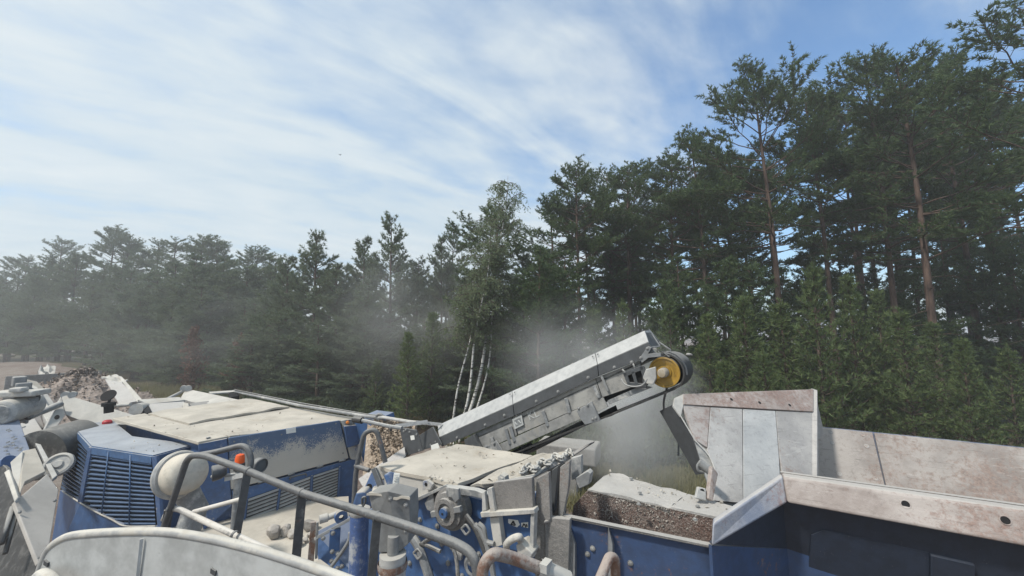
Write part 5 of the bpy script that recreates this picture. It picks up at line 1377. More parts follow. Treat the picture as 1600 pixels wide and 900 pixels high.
# bent grey handle and bracket below the label panel
mb = MB(); mb.tube(bent([cf(792, 862, .05), cf(791, 850, .22), cf(800, 842, .24), cf(812, 838, .24), cf(814, 846, .12)], .06), .035, 10); mb.build('grab_handle', MAT['whiteg'], cr)
cfp([(806, 852), (815, 848), (832, 866), (829, 873), (808, 864)], 0.2, 0.16, 'bracket', MAT['whiteg'], .01)
# thick hub and eye bolt on the lid corner
mb = MB(); hx = atZ(787, 750, ZL + .04); mb.lathe(hx + UP * .02, nc, [(0.0, .07), (.03, .07), (.032, .05), (.055, .05), (.06, -.03)], 6); mb.build('hex_nut', MAT['whiteg'], cr)
mb = MB(); mb.plate([atZ(752, 757, ZL + .01), atZ(778, 755, ZL + .01), atZ(778, 762, ZL - .1), atZ(760, 768, ZL - .1)], .05); mb.build('lid_corner', MAT['roof'], cr, .01)
# deflector blades hanging at the chute mouth
for q, dd_, m_ in (([(838, 748), (857, 738), (860, 812), (846, 820), (836, 800)], .0, 'chute_grey'), ([(862, 735), (872, 728), (866, 800), (858, 812)], -.25, 'grey_dark'), ([(875, 730), (890, 720), (888, 760), (880, 806), (872, 810)], -.12, 'chute_grey'), ([(892, 716), (908, 712), (909, 748), (893, 750)], -.25, 'grey'), ([(856, 735), (880, 725), (882, 815), (856, 820)], -.4, 'void')):
    cfp(q, dd_, .06, 'deflector_blade', MAT[m_], .006)
cfp([(898, 748), (918, 736), (923, 741), (920, 757), (905, 764)], -.2, .10, 'deflector_bracket', MAT['grey'], .008)
cfp([(833, 800), (848, 808), (890, 812), (888, 900), (836, 900)], -.02, .06, 'end_wall', MAT['chute_grey'], .006)
# side details: hoses, clamps, pipes, bolts
for pts, r_, m_ in (([(688, 862), (660, 850), (650, 856), (680, 838), (700, 846), (712, 868), (716, 905)], .022, 'hose'),
                    ([(742, 820), (752, 830), (764, 862), (772, 905)], .030, 'bolt'), ([(728, 805), (745, 830), (760, 868)], .028, 'hose'),
                    ([(640, 834), (655, 856), (672, 905)], .05, 'grey'), ([(748, 818), (756, 826), (760, 845), (772, 850)], .025, 'bolt')):
    mb = MB(); mb.tube(smooth_path([cf(x, y, .12) for x, y in pts], 5), r_, 8); mb.build('hose', MAT[m_], cr)
for x, y, in ((652, 866), (727, 828)):
    P4 = [cf(x - 6, y - 2, .17), cf(x + 1, y - 9, .17), cf(x + 8, y + 1, .17), cf(x + 1, y + 8, .17)]
    mb = MB(); mb.tube(bent(P4 + [P4[0]], .02), .012, 6); mb.build('hose_clamp', MAT['bolt'], cr)
for x, y in ((635, 812), (656, 812), (683, 822), (690, 850), (706, 855), (700, 880), (748, 866), (756, 876), (735, 880), (672, 890), (640, 880), (722, 900)):
    bolt(cr, cf(x, y, -.09), nc, 0.028)
cfp([(707, 858), (722, 862), (720, 876), (712, 874)], -.05, .04, 'name_plate', MAT['white'], .003)
mb = MB(); mb.lathe(cf(742, 882, .1), nc, [(.10, 0), (.11, .04), (.085, .06), (.06, .05)], 24); mb.build('port_ring', MAT['grey'], cr)
# warped rope-like chain lying on the lid, dusty blue links
chn = empty('lifting_chain', atZ(850, 722, ZL + .03), 'dusty blue lifting chain lying on the lid edge of the crusher', 'chain')
path = smooth_path([atZ(x, y, ZL + .06) for x, y in ((815, 738), (826, 730), (836, 733), (845, 722), (858, 724), (866, 713), (878, 716), (888, 706), (893, 709))], 6)
for i in range(0, len(path) - 1):
    a, b = path[i], path[i + 1]; t = (b - a).normalized(); c_ = (a + b) / 2 + UP * (0.02 * math.sin(i * 1.7))
    s_ = UP if i % 2 else t.cross(UP).normalized()
    ring = [c_ + t * math.cos(q) * .05 + s_ * math.sin(q) * .028 for q in [k * math.pi / 4 for k in range(9)]]
    mb = MB(); mb.tube(ring, .013, 6, False); mb.build('link', MAT['blue_thick'] if i % 3 else MAT['white'], chn)

# ---- hydraulic box and jacks in front of the crusher
hb = empty('hydraulic_cover', atY(608, 900, 3.7) - UP * 1.6, 'grey sheet metal cover box over a hydraulic cylinder before the crusher', 'cover box')
def h3(x, y, d): return atY(x, y, d)
mb = MB(); mb.prism([h3(576, 770, 3.55), h3(607, 765, 3.4), h3(604, 866, 3.4), h3(592, 864, 3.5)], [h3(590, 766, 3.95), h3(638, 768, 3.75), h3(638, 858, 3.75), h3(605, 860, 3.95)])
mb = MB(); fr_ = [(576, 772), (606, 768), (640, 776), (641, 812), (638, 850), (624, 862), (592, 864), (585, 815)]
fa = [h3(x, y, 3.62 + abs(x - 606) * .0016) for x, y in fr_]
mb.prism([p + Vector((.03, .2, 0)) for p in fa], fa); mb.build('sheet_box', MAT['hydbox'], hb, 0.008)
lumpy([h3(573, 771, 3.64), h3(641, 776, 3.64), h3(634, 763, 3.86), h3(588, 760, 3.86)], (10, 8), .012, 2, .02, 'dented_top', MAT['roof'], hb)
for x, y, d_ in ((634, 790, 3.65), (634, 830, 3.65), (610, 780, 3.61)): bolt(hb, h3(x, y, d_), Vector((.4, -.9, 0)), .022)
cy_ = h3(614, 865, 3.65)
mb = MB(); mb.tube([cy_, cy_ - UP * .9], .115, 20); mb.build('cylinder', MAT['white'], hb)
mb = MB(); mb.lathe(cy_, UP, [(.125, -.12), (.13, -.09), (.125, -.06)], 20); mb.build('cylinder_band', MAT['tube_rust'], hb)
mb = MB(); mb.tube([cy_ + UP * .15, cy_ + UP * -.05], .05, 12); mb.build('piston_rod', MAT['bolt'], hb)
# blue upright jacks
jk = empty('hydraulic_jack', atY(560, 900, 3.9) - UP * 1.2, 'upright blue hydraulic jack with scraped paint left of the grey cover box', 'hydraulic jack')
mb = MB(); mb.tube([h3(562, 800, 3.9), h3(557, 980, 3.9)], .085, 18); mb.build('barrel', MAT['blue_scr'], jk)
mb = MB(); mb.lathe(h3(562, 800, 3.9), UP, [(.085, -.02), (.095, 0), (.095, .03), (.06, .045), (0, .045)], 20); mb.build('cap', MAT['white'], jk)
mb = MB(); mb.plate([h3(551, 786, 4.0), h3(556, 770, 4.0), h3(568, 768, 4.0), h3(574, 778, 4.0), h3(574, 800, 4.0), h3(552, 802, 4.0)], .16); mb.build('head_block', MAT['blue'], jk, .02)
mb = MB(); mb.tube(bent([h3(566, 792, 3.85), h3(571, 785, 3.85), h3(571, 776, 3.85), h3(566, 778, 3.85), h3(566, 788, 3.85)], .02), .012, 6); mb.build('shackle', MAT['grey_dark'], jk)
gs = empty('gusset_bracket', atY(585, 790, 4.6) - UP * .4, 'blue triangular gusset bracket with bolt holes at the lid corner', 'bracket')
mb = MB(); mb.plate([h3(560, 782, 4.6), h3(580, 738, 4.6), h3(586, 736, 4.6), h3(594, 766, 4.5), h3(588, 776, 4.5)], .10); mb.build('web', MAT['blue'], gs, .01)
mb = MB(); mb.plate([h3(579, 733, 4.5), h3(586, 730, 4.5), h3(600, 764, 4.4), h3(592, 767, 4.4)], .05); mb.build('flange', MAT['grey_dark'], gs, .006)
mb = MB(); mb.plate([h3(586, 730, 4.55), h3(592, 730, 4.6), h3(601, 747, 4.5), h3(593, 752, 4.5)], .03); mb.build('tab', MAT['roof'], gs, .006)
mb = MB(); mb.lathe(h3(577, 761, 4.49), Vector((0, -1, .1)), [(0, 0), (.035, 0)], 12); mb.build('bolt_hole', MAT['void'], gs)
mb = MB(); mb.plate([h3(600, 742, 4.45), h3(610, 736, 4.45), h3(624, 740, 4.5), h3(624, 760, 4.45), h3(606, 760, 4.4)], .05); mb.build('curved_web', MAT['blue_clean'], gs, .02)
mb = MB(); mb.plate([h3(615.5, 739, 4.38), h3(625, 740, 4.38), h3(622, 760, 4.36), h3(613, 758, 4.36)], .012); lb_ = mb.build('label_strip', MAT['sticker'], gs, .002)
for k in range(4):
    y = 743 + k * 4; mb = MB(); bar(mb, h3(616.5 - k * .4, y, 4.362), h3(622.5 - k * .4, y + .6, 4.362), .010, .003); mb.build('printed_line', MAT['print_pale'], lb_)

# side frame with white tie rod right of the stones
sf = empty('side_frame', atY(520, 880, 5.0) - UP * .8, 'blue frame opening with white tie rod beside the stones', 'frame')
mb = MB(); mb.plate([h3(492, 832, 5.2), h3(548, 805, 5.4), h3(556, 900, 5.0), h3(505, 935, 4.9)], .06); mb.build('back_plate', MAT['blue_clean'], sf)
for a, b, w_, m_ in (((491, 815), (485, 880), .07, 'tube_rust'), ((492, 842), (552, 808), .035, 'grey'), ((496, 815), (494, 872), .03, 'grey'), ((524, 826), (522, 860), .12, 'blue_clean')):
    mb = MB(); bar(mb, h3(*a, 5.0), h3(*b, 5.0), w_, .04); mb.build('frame_bar', MAT[m_], sf, .005)
mb = MB(); mb.tube([h3(499, 812, 5.0), h3(512, 808, 5.05), h3(513, 808, 5.05), h3(530, 802, 5.1)], [.05, .05, .035, .035], 12); mb.build('tie_rod', MAT['white'], sf)
mb = MB(); mb.lathe(h3(533, 807, 5.05), Vector((.5, -.85, 0)), [(.03, .03), (.075, .03), (.08, -.03), (.03, -.03)], 16); mb.build('rod_eye', MAT['blue'], sf)
mb = MB(); mb.plate([h3(488, 880, 4.8), h3(500, 873, 4.9), h3(524, 890, 4.8), h3(520, 905, 4.7), h3(495, 893, 4.7)], .05); mb.build('step_plate', MAT['roof'], sf, .006)
mb = MB(); mb.tube(smooth_path([h3(547, 832, 4.5), h3(545, 845, 4.5), h3(532, 866, 4.5), h3(512, 893, 4.5)], 6), .02, 8); mb.build('hose', MAT['bolt'], sf)
for x, y in ((505, 841), (520, 833), (519, 862), (528, 866), (518, 877), (534, 885), (527, 888)): bolt(sf, h3(x, y, 4.97), Vector((.3, -.95, 0)), .025)

# ================================================================== TIE CABLES and far roof rails
tc_ = empty('tie_cable', atZ(560, 655, 3.05), 'pair of dusty tension rods running along the far roof edge to the conveyor tail', 'tie rod')
mb = MB(); mb.tube([atY(368, 612, 12.6), atY(470, 634, 10.3), atY(575, 651, 8.9), atY(598, 653, 8.7)], .035, 8); mb.build('rod', MAT['grey'], tc_)
mb = MB(); mb.tube([atY(366, 609, 12.6), atY(470, 630, 10.4), atY(575, 648, 9.0), atY(600, 650, 8.8)], .02, 8); mb.build('rod', MAT['hose'], tc_)
mb = MB(); mb.tube([atY(598, 652, 8.7), atY(640, 659, 8.3), atY(690, 664, 7.9)], .035, 8); mb.build('rod', MAT['white'], tc_)
ring = [atY(593 + 5 * math.cos(q), 651 + 4 * math.sin(q), 8.75) for q in [k * math.pi / 5 for k in range(11)]]
mb = MB(); mb.tube(ring, .028, 8, False); mb.build('shackle', MAT['bolt'], tc_)
tb = empty('turnbuckle', atZ(600, 660, 2.9), 'grey turnbuckle rod between the blue housing corner and the conveyor tail plate', 'turnbuckle')
mb = MB(); mb.tube([atY(553, 655, 7.6), atY(566, 657, 7.5)], .06, 10); mb.build('body', MAT['black'], tb)
mb = MB(); mb.tube([atY(566, 657, 7.5), atY(607, 666, 7.3), atY(628, 669, 7.2)], .035, 8); mb.build('rod', MAT['grey'], tb)
mb = MB(); bar(mb, atY(618, 666, 7.25), atY(668, 659, 7.5), .07, .03); bar(mb, atY(650, 659, 7.5), atY(690, 663, 7.6), .05, .03); mb.build('link_bar', MAT['white'], tb)
mb = MB(); mb.tube([atY(609, 668, 7.25), atY(611, 674, 7.25)], .02, 8); mb.build('pin', MAT['black'], tb)

# gravel carried behind the housing (on the belt feeding the conveyor tail)
gp = empty('gravel_trough', atY(610, 720, 8.2) - UP * .3, 'steel trough heaped with tan gravel behind the grab rail', 'trough')
mb = MB(); mb.plate([h3(560, 748, 7.2), h3(632, 698, 7.8), h3(634, 712, 7.6), h3(575, 775, 6.9)], .05); mb.build('trough_side', MAT['hop'], gp, .006)
mb = MB(); mb.plate([h3(575, 655, 9.0), h3(650, 660, 8.6), h3(640, 705, 8.0), h3(565, 760, 7.5)], .1); mb.build('gravel_bed', MAT['gravel'], gp)
rng = random.Random(11); mbg = MB()
for i in range(900):
    u, v = rng.random(), rng.random()
    p = h3(583 + u * 60, 656 + u * 6, 8.9 - .3 * u) * (1 - v) + h3(572 + u * 62, 755 - u * 48, 7.6 + .4 * u) * v + UP * rng.uniform(0.0, .07)
    s_ = rng.uniform(.018, .05)
    t = [p + Vector((rng.gauss(0, 1), rng.gauss(0, 1), rng.gauss(0, 1))).normalized() * s_ for _ in range(5)]
    mbg.add(t, [[0, 1, 2], [0, 2, 3], [0, 3, 1], [1, 3, 2], [4, 1, 2], [4, 2, 3]])
o = mbg.build('loose_gravel', MAT['gravel'], gp); o['kind'] = 'stuff'

# ================================================================== FAR LEFT: beam, boom, drive motor, tail covers, material heap
bm1 = empty('support_beam', atY(120, 700, 9.5) - UP * 1.0, 'white kinked steel support beam behind the blue grille hood', 'beam')
def kink(name, P, mat, par, dep, th):
    V3 = [h3(x, y, d) for x, y, d in P]; n_ = Vector((0, 0, 0)); c_ = sum(V3, Vector()) / len(V3)
    for i in range(len(V3)): n_ += (V3[i] - c_).cross(V3[(i + 1) % len(V3)] - c_)
    n_.normalize(); r_ = (c_ - E).normalized()
    if abs(n_.dot(r_)) < 0.25: n_ = (n_ - r_ * (0.3 if n_.dot(r_) > 0 else -0.3) * -1).normalized()
    mb = MB(); mb.plate([atP(x, y, (c_, n_)) for x, y, d in P], th); return mb.build(name, mat, par, .012)
kink('beam_arm', [(96, 618, 10.2), (104, 617, 10.3), (215, 650, 10.2), (213, 664, 10.1), (140, 662, 9.9), (102, 648, 9.9)], MAT['white'], bm1, 0, .35)
kink('beam_leg', [(96, 618, 10.2), (102, 648, 9.9), (80, 680, 9.2), (62, 690, 9.0)], MAT['white'], bm1, 0, .35)
mb = MB(); mb.lathe(h3(89, 652, 9.55), Vector((.2, -1, .1)), [(0, 0), (.055, 0)], 12); mb.build('hole', MAT['void'], bm1)
for x in (102, 113):
    mb = MB(); mb.lathe(h3(x, 617, 10.25), Vector((.6, -.8, 0)), [(0, .04), (.08, .04), (.08, -.1), (0, -.1)], 14); mb.build('lug', MAT['white'], bm1)
ex_ = empty('exhaust_stack', h3(170, 640, 9.6) - UP * .4, 'short black exhaust stack with open rain flap behind the white beam', 'exhaust')
mb = MB(); mb.tube([h3(170, 645, 9.6), h3(170, 630, 9.6)], .09, 14); mb.lathe(h3(170, 631, 9.6), UP, [(.13, -.05), (.13, .03), (0, .03)], 16); mb.build('pipe', MAT['void'], ex_)
mb = MB(); mb.lathe(h3(170, 618, 9.65), Vector((.15, -.75, .65)), [(0, 0), (.15, 0), (.15, .02), (0, .02)], 20); mb.tube([h3(170, 629, 9.6), h3(172, 622, 9.7)], .03, 8); mb.build('flap', MAT['void'], ex_)
ra = empty('strut', h3(60, 650, 9.3) - UP * .5, 'thin grey strut from the motor bracket to the white beam', 'strut')
mb = MB(); mb.tube([h3(42, 654, 9.1), h3(95, 631, 9.9)], .06, 10); mb.build('rod', MAT['bolt'], ra)
mb = MB(); mb.tube([h3(66, 643, 9.5), h3(95, 631, 9.9)], .075, 10); mb.build('barrel', MAT['grey'], ra)
# electric motor with fan cowl
mo = empty('drive_motor', h3(15, 650, 8.6) - UP * .4, 'dusty electric drive motor with round fan cowl at the left edge', 'motor')
mx_ = Vector((.35, -.93, -.05)).normalized(); mc = h3(14, 642, 8.6)
mb = MB(); mb.lathe(mc, mx_, [(0.0, .22), (.14, .22), (.16, .20), (.20, .20), (.24, .17), (.255, .08), (.255, -.6), (0, -.6)], 28); mb.build('cowl', MAT['whiteg'], mo)
mb = MB(); mb.lathe(mc, mx_, [(0.0, .225), (.03, .23), (.15, .224)], 24); mb.build('fan_grid', MAT['grey'], mo)
mb = MB(); mb.box(mc + UP * .34 - mx_ * .2, .8, .5, .12, Vector((1, .3, 0)), Vector((-.3, 1, 0))); mb.build('mounting', MAT['white'], mo, .03)
mb = MB(); mb.box(mc + UP * .45 + Vector((.15, 0, 0)), .22, .2, .10, Vector((1, .3, 0)), Vector((-.3, 1, 0))); mb.build('terminal_box', MAT['white'], mo, .03)
hs_ = empty('hose_bundle', h3(40, 655, 8.9) - UP * .3, 'tangle of grey hydraulic hoses and valves beside the drive motor', 'hoses')
for k, pts in enumerate(([(30, 612), (36, 640), (33, 656), (42, 660)], [(34, 610), (40, 635), (36, 650), (46, 655)], [(38, 612), (46, 625), (42, 645), (50, 650)], [(30, 605), (45, 606), (60, 620), (52, 634)])):
    mb = MB(); mb.tube(smooth_path([h3(x, y, 8.9 + .05 * k) for x, y in pts], 6), .035, 8); mb.build('hose', MAT['hose' if k % 2 else 'bolt'], hs_)
for x, y, s_ in ((50, 628, .22), (46, 638, .16), (35, 607, .3), (30, 596, .25)):
    mb = MB(); mb.box(h3(x, y, 8.95), s_, s_ * .8, s_ * .9); mb.build('valve', MAT['grey'], hs_, .03)
# open side boom with white panels (magnet/discharge frame)
fb = empty('discharge_conveyor', h3(70, 640, 11) - UP * 1.5, 'white and grey discharge conveyor left of the white beam', 'conveyor')
kink('side_panel', [(40, 597, 12.5), (58, 604, 12.3), (85, 650, 10.6), (74, 660, 10.2)], MAT['white'], fb, 0, .15)
kink('side_panel', [(62, 612, 12.2), (72, 612, 12.4), (92, 640, 11.3), (84, 650, 10.9)], MAT['grey'], fb, 0, .1)
kink('belt_strip', [(28, 664, 9.8), (52, 650, 10.6), (78, 690, 9.2), (50, 712, 8.6)], MAT['hop'], fb, 0, .1)
kink('belt_strip', [(38, 640, 10.6), (60, 640, 11.2), (70, 668, 10.0), (56, 672, 9.8)], MAT['hop_far'], fb, 0, .1)
kink('cover_sheet', [(40, 592, 12.8), (58, 596, 13), (70, 608, 12.6), (54, 612, 12.2)], MAT['roof'], fb, 0, .06)
kink('blue_tank', [(-40, 655, 8.4), (28, 650, 8.8), (50, 712, 7.8), (-40, 760, 7.0)], MAT['blue_clean'], fb, 0, .1)
for i in range(16):
    rngb = random.Random(i); x, y = rngb.uniform(2, 36), rngb.uniform(668, 712)
    mb = MB(); bar(mb, h3(x, y, 7.72 + .012 * (712 - y)), h3(x + 5, y - 2, 7.72 + .012 * (712 - y)), .03, .012); mb.build('dust_streak', MAT['white'], fb)
mb = MB(); mb.tube([h3(-20, 742, 6.8), h3(8, 726, 6.9), h3(16, 722, 6.9)], .12, 16); mb.build('blue_pipe', MAT['blue_clean'], fb)
# wire mesh roller guard
wg = empty('mesh_guard', h3(85, 700, 8.2) - UP * .6, 'rounded grey mesh guard between the tail cover and the blue grille', 'guard')
cyl = []
mb = MB(); ax_ = (h3(112, 700, 8.6) - h3(62, 712, 8.4)).normalized()
mb.lathe(h3(60, 712, 8.3), (h3(125, 690, 9.2) - h3(60, 712, 8.3)), [(0.0, 0.0), (.50, 0.0), (.50, .9), (0.0, .9)], 32); mb.build('mesh_drum', MAT['mesh'], wg)
mb = MB(); mb.lathe(h3(92, 726, 7.6), Vector((.35, -.75, .55)), [(0.0, .05), (.06, .05), (.08, .02), (.15, .02), (.17, .05), (.21, .04), (.22, -.02)], 28); mb.build('hand_wheel', MAT['whiteg'], wg)
kink('guard_flange', [(55, 692, 8.2), (64, 694, 8.2), (90, 742, 7.2), (82, 748, 7.1)], MAT['grey'], wg, 0, .06)
# big beige tail covers
tv = empty('tail_cover', h3(70, 800, 5.6) - UP * .8, 'beige folded steel tail cover with bolts at the lower left', 'cover')
kink('fold_plate', [(36, 704, 6.6), (56, 700, 6.9), (72, 736, 6.4), (40, 752, 6.0), (30, 775, 5.8)], MAT['roof'], tv, 0, .08)
kink('fold_plate', [(16, 722, 6.4), (36, 704, 6.6), (30, 775, 5.8), (26, 780, 5.7)], MAT['white'], tv, 0, .08)
kink('end_strip', [(6, 738, 6.2), (14, 733, 6.2), (28, 776, 5.6), (22, 784, 5.5)], MAT['whiteg'], tv, 0, .05)
kink('broad_plate', [(22, 784, 5.55), (74, 740, 6.35), (92, 765, 6.2), (78, 850, 5.4), (60, 880, 5.2)], MAT['cover_beige'], tv, 0, .05)
for x, y in ((31, 800), (39, 823), (49, 847), (59, 873), (86, 782)): bolt(tv, h3(x, y, 5.5 if y < 860 else 5.2) , Vector((.2, -.9, .3)), .02)
kink('under_plate', [(-30, 700, 7.5), (10, 730, 7.0), (24, 786, 5.8), (62, 885, 5.3), (62, 960, 5.2), (-60, 960, 5.2)], MAT['black'], tv, 0, .06)
mb = MB(); mb.tube([h3(20, 792, 5.6), h3(2, 850, 5.3)], .03, 8); mb.tube([h3(26, 800, 5.6), h3(8, 865, 5.3)], .025, 8); mb.build('cable', MAT['hose'], tv)
# boxes and frames behind the roof
bx1 = empty('roof_frame', h3(270, 630, 11) - UP * .5, 'low white framed box with dark hatch on the far side of the roof', 'frame')
kink('top_rail', [(215, 624, 11.5), (280, 620, 12), (290, 625, 11.6), (232, 631, 11.2)], MAT['white'], bx1, 0, .06)
kink('hatch_panel', [(230, 631, 11.2), (288, 627, 11.5), (284, 642, 11.0), (238, 648, 10.6)], MAT['hop'], bx1, 0, .06)
kink('hatch_edge', [(224, 632, 11.1), (231, 631, 11.1), (237, 643, 10.7), (226, 646, 10.6)], MAT['void'], bx1, 0, .3)
kink('post', [(285, 628, 11.3), (294, 630, 11.2), (296, 640, 11), (286, 641, 11)], MAT['white'], bx1, 0, .1)
mb = MB(); mb.lathe(h3(214, 640, 10.8), Vector((.3, -.9, .1)), [(0, .05), (.16, .05), (.17, -.3), (0, -.3)], 20); mb.build('round_end', MAT['white'], bx1)
mb = MB(); mb.tube([h3(178, 634, 11), h3(204, 632, 11)], .05, 10); mb.build('pipe', MAT['white'], bx1)
bx2 = empty('boom', h3(340, 620, 13) - UP * .4, 'long low white boom lying along the far roof edge', 'boom')
kink('arm', [(282, 622, 13.0), (290, 608, 13.6), (300, 609, 13.6), (400, 630, 11.6), (398, 637, 11.2), (300, 628, 12.4)], MAT['white'], bx2, 0, .3)
for x in (287, 294):
    mb = MB(); mb.lathe(h3(x, 607, 13.5), Vector((.6, -.8, 0)), [(0, .04), (.1, .04), (.1, -.08), (0, -.08)], 14); mb.build('lug', MAT['white'], bx2)
mb = MB(); mb.tube([h3(262, 623, 13), h3(284, 612, 13.4)], .05, 8); mb.build('strut', MAT['white'], bx2)
kink('hinge_box', [(358, 613, 12.6), (370, 611, 12.8), (374, 618, 12.5), (360, 621, 12.3)], MAT['void'], bx2, 0, .2)
kink('flat_plate', [(326, 612, 13.2), (374, 609, 13.3), (376, 611.5, 13), (330, 614.5, 12.9)], MAT['white'], bx2, 0, .05)
kink('side_box', [(296, 630, 12), (326, 626, 12.4), (330, 632, 12), (300, 637, 11.6)], MAT['conc'], bx2, 0, .3)

# spoil/material heap with the magnet chute standing over it
hp = empty('material_heap', atY(135, 620, 19) * 1.0, 'grey-brown heap of crushed stone behind the white beam', 'heap')
hp.location.z = 0
cxh = atY(128, 600, 20.0)
rng = np.random.default_rng(6)
nr_, na = 16, 48; V = []
for i in range(nr_ + 1):
    rr_ = i / nr_
    for k in range(na):
        q = k * 2 * math.pi / na; w_ = 1 + .18 * math.sin(3 * q + 1) + .1 * math.sin(7 * q)
        rad = 4.6 * rr_ * w_; z = 3.05 * (1 - rr_ ** 1.25) + rng.normal(0, .05)
        V.append((rad * math.cos(q) + cxh.x - hp.location.x, rad * math.sin(q) * .8 + cxh.y - hp.location.y, max(z, -.05)))
V = np.array(V); I = (np.arange(nr_)[:, None] * na + np.arange(na)[None]); J = (np.arange(nr_)[:, None] * na + (np.arange(na)[None] + 1) % na)
F = np.stack([I, J, J + na, I + na], -1).reshape(-1, 4)
obj_np('heap_core', V, F, MAT['spoil'], hp, True)
pts = V[rng.integers(0, len(V), 5200)] + rng.normal(0, .16, (5200, 3)) * np.array([1, 1, .35]); s_ = .025 + .10 * rng.uniform(0, 1, (5200, 1, 1)) ** 2.5
tet = rng.normal(size=(5200, 5, 3)); tet /= np.linalg.norm(tet, axis=2, keepdims=True)
Vt = (pts[:, None] + tet * s_).reshape(-1, 3); Ft = (np.arange(5200)[:, None, None] * 5 + np.array([[0, 1, 2], [0, 2, 3], [0, 3, 1], [1, 3, 2], [4, 1, 2], [4, 2, 3]])[None]).reshape(-1, 3)
o = obj_np('loose_stones', Vt, Ft, MAT['spoil'], hp); o['kind'] = 'stuff'
mg = empty('discharge_chute', atY(195, 620, 15) - UP * 2.0, 'white bent discharge chute standing right of the crushed stone heap', 'chute')
lumpy([h3(158, 588, 15.5), h3(186, 586, 15.8), h3(200, 596, 15.2), h3(176, 600, 14.8)], (8, 8), .05, 4, .05, 'hood_sheet', MAT['white'], mg)
kink('side', [(164, 592, 15.2), (190, 597, 15.0), (218, 626, 13.6), (186, 632, 13.4)], MAT['hop'], mg, 0, .1)
kink('leg', [(184, 587, 15.6), (190, 588, 15.5), (222, 624, 13.6), (214, 628, 13.5)], MAT['white'], mg, 0, .1)
wk = empty('dusty_sheet', atY(72, 580, 38), 'pale crumpled sheet lying on the far ground at left', 'sheet')
lumpy([atY(58, 588, 30), atY(84, 588, 30), atY(88, 574, 36), atY(62, 572, 36)], (8, 8), .25, 3, .05, 'crumpled_sheet', MAT['white'], wk)
wl = empty('low_wall', atY(70, 592, 24) - UP * 2.3, 'long pale concrete barrier in front of the crushed stone heap', 'barrier')
mb = MB(); mb.prism([h3(8, 592, 22) - UP * 2.5, h3(150, 584, 26) - UP * 2.4, h3(150, 584, 26) - UP * 2.4 + E2 * .4, h3(8, 592, 22) - UP * 2.5 + E2 * .4], [h3(8, 588, 22), h3(150, 580, 26), h3(150, 580, 26) + E2 * .3, h3(8, 588, 22) + E2 * .3]); mb.build('barrier_slab', MAT['conc'], wl, .03)

# ================================================================== concrete blocks in the gap and a loose cable
for i, (P, lab) in enumerate((([(842, 690), (905, 676)], 'long grey concrete block lying lowest under the conveyor'), ([(850, 676), (928, 668)], 'grey concrete slab stacked on top under the conveyor'))):
    a, b = atY(P[0][0], P[0][1], 13.2), atY(P[1][0], P[1][1], 12.6)
    zt = (0.95, 1.5)[i]; zb = (0.0, 0.96)[i]
    e = (b - a); e.z = 0; L_ = e.length; e.normalize(); w_ = Vector((-e.y, e.x, 0)); c_ = (a + b) / 2
    mb = MB(); mb.box(Vector((c_.x, c_.y, (zt + zb) / 2)), L_ * 1.15, 1.3 - .3 * i, zt - zb, e, w_, UP)
    o = mb.build('concrete_block', MAT['conc'], None, .06, origin=Vector((c_.x, c_.y, zb))); tag(o, lab, 'concrete block', 'concrete blocks under the conveyor')
cb = MB(); cb.tube(smooth_path([atY(1042, 606, 5.7), atY(1037, 630, 5.9), atY(1041, 650, 6.1), atY(1055, 668, 6.2), atY(1060, 690, 6.3), atY(1060, 712, 6.3)], 6), .016, 8)
o = cb.build('hanging_cable', MAT['grey'], None, origin=atY(1060, 712, 6.3)); tag(o, 'thin dusty cable hanging from the drum towards the ground', 'cable')

# bird high in the sky
bd = atY(531, 242, 34); mb = MB(); w = Vector((1, 0, 0))
mb.add([bd + .55 * Vector((0, .18, 0)), bd + .55 * Vector((-.34, -.05, .12)), bd + .55 * Vector((-.05, -.08, .02)), bd + .55 * Vector((0, -.22, 0)), bd + .55 * Vector((.05, -.08, .02)), bd + .55 * Vector((.34, -.05, .12)), bd + .55 * Vector((0, 0, .06)), bd + .55 * Vector((0, 0, -.07))],
       [[0, 1, 2, 6], [6, 2, 3], [6, 3, 4], [0, 6, 4, 5], [0, 7, 2, 1], [7, 3, 2], [7, 4, 3], [0, 5, 4, 7]])
o = mb.build('bird', MAT['void'], None, origin=bd); tag(o, 'tiny dark bird flying high in the clouded sky', 'bird')

# ================================================================== loose grit lying on the machine
def sprinkle(parent, quad, n, smin, smax, seed, mat='roof', name='loose_grit'):
    rng = random.Random(seed); a, b, c, d = quad; mb = MB()
    cl = [(rng.random(), rng.random(), rng.uniform(.05, .22)) for _ in range(7)]
    for i in range(int(n * .35)):
        if rng.random() < .65:
            q = rng.choice(cl); u = min(1, max(0, rng.gauss(q[0], q[2]))); v = min(1, max(0, rng.gauss(q[1], q[2])))
        else: u, v = rng.random(), rng.random()
        p = a * (1 - u) * (1 - v) + b * u * (1 - v) + c * u * v + d * (1 - u) * v; s_ = smin + (smax - smin) * rng.random() ** 3
        t = [p + UP * s_ * .4 + Vector((rng.gauss(0, 1), rng.gauss(0, 1), rng.gauss(0, .7))).normalized() * s_ for _ in range(5)]
        mb.add(t, [[0, 1, 2], [0, 2, 3], [0, 3, 1], [1, 3, 2], [4, 1, 2], [4, 2, 3]])
    o = mb.build(name, MAT[mat], parent); o['kind'] = 'stuff'
sprinkle(cr, [p + UP * .012 for p in (la, lb, lc, ld)], 260, .006, .03, 1)
sprinkle(cr, [atZ(745, 755, ZL + .02), f1, atZ(893, 706, ZL + .03), f3], 160, .006, .035, 2)
sprinkle(ch, [c0_ + UP * .012, c1_ + UP * .004, e1_ + UP * .004, e0_ + UP * .012], 160, .005, .03, 3)
sprinkle(eh, [p + UP * .012 for p in main], 200, .006, .03, 4)
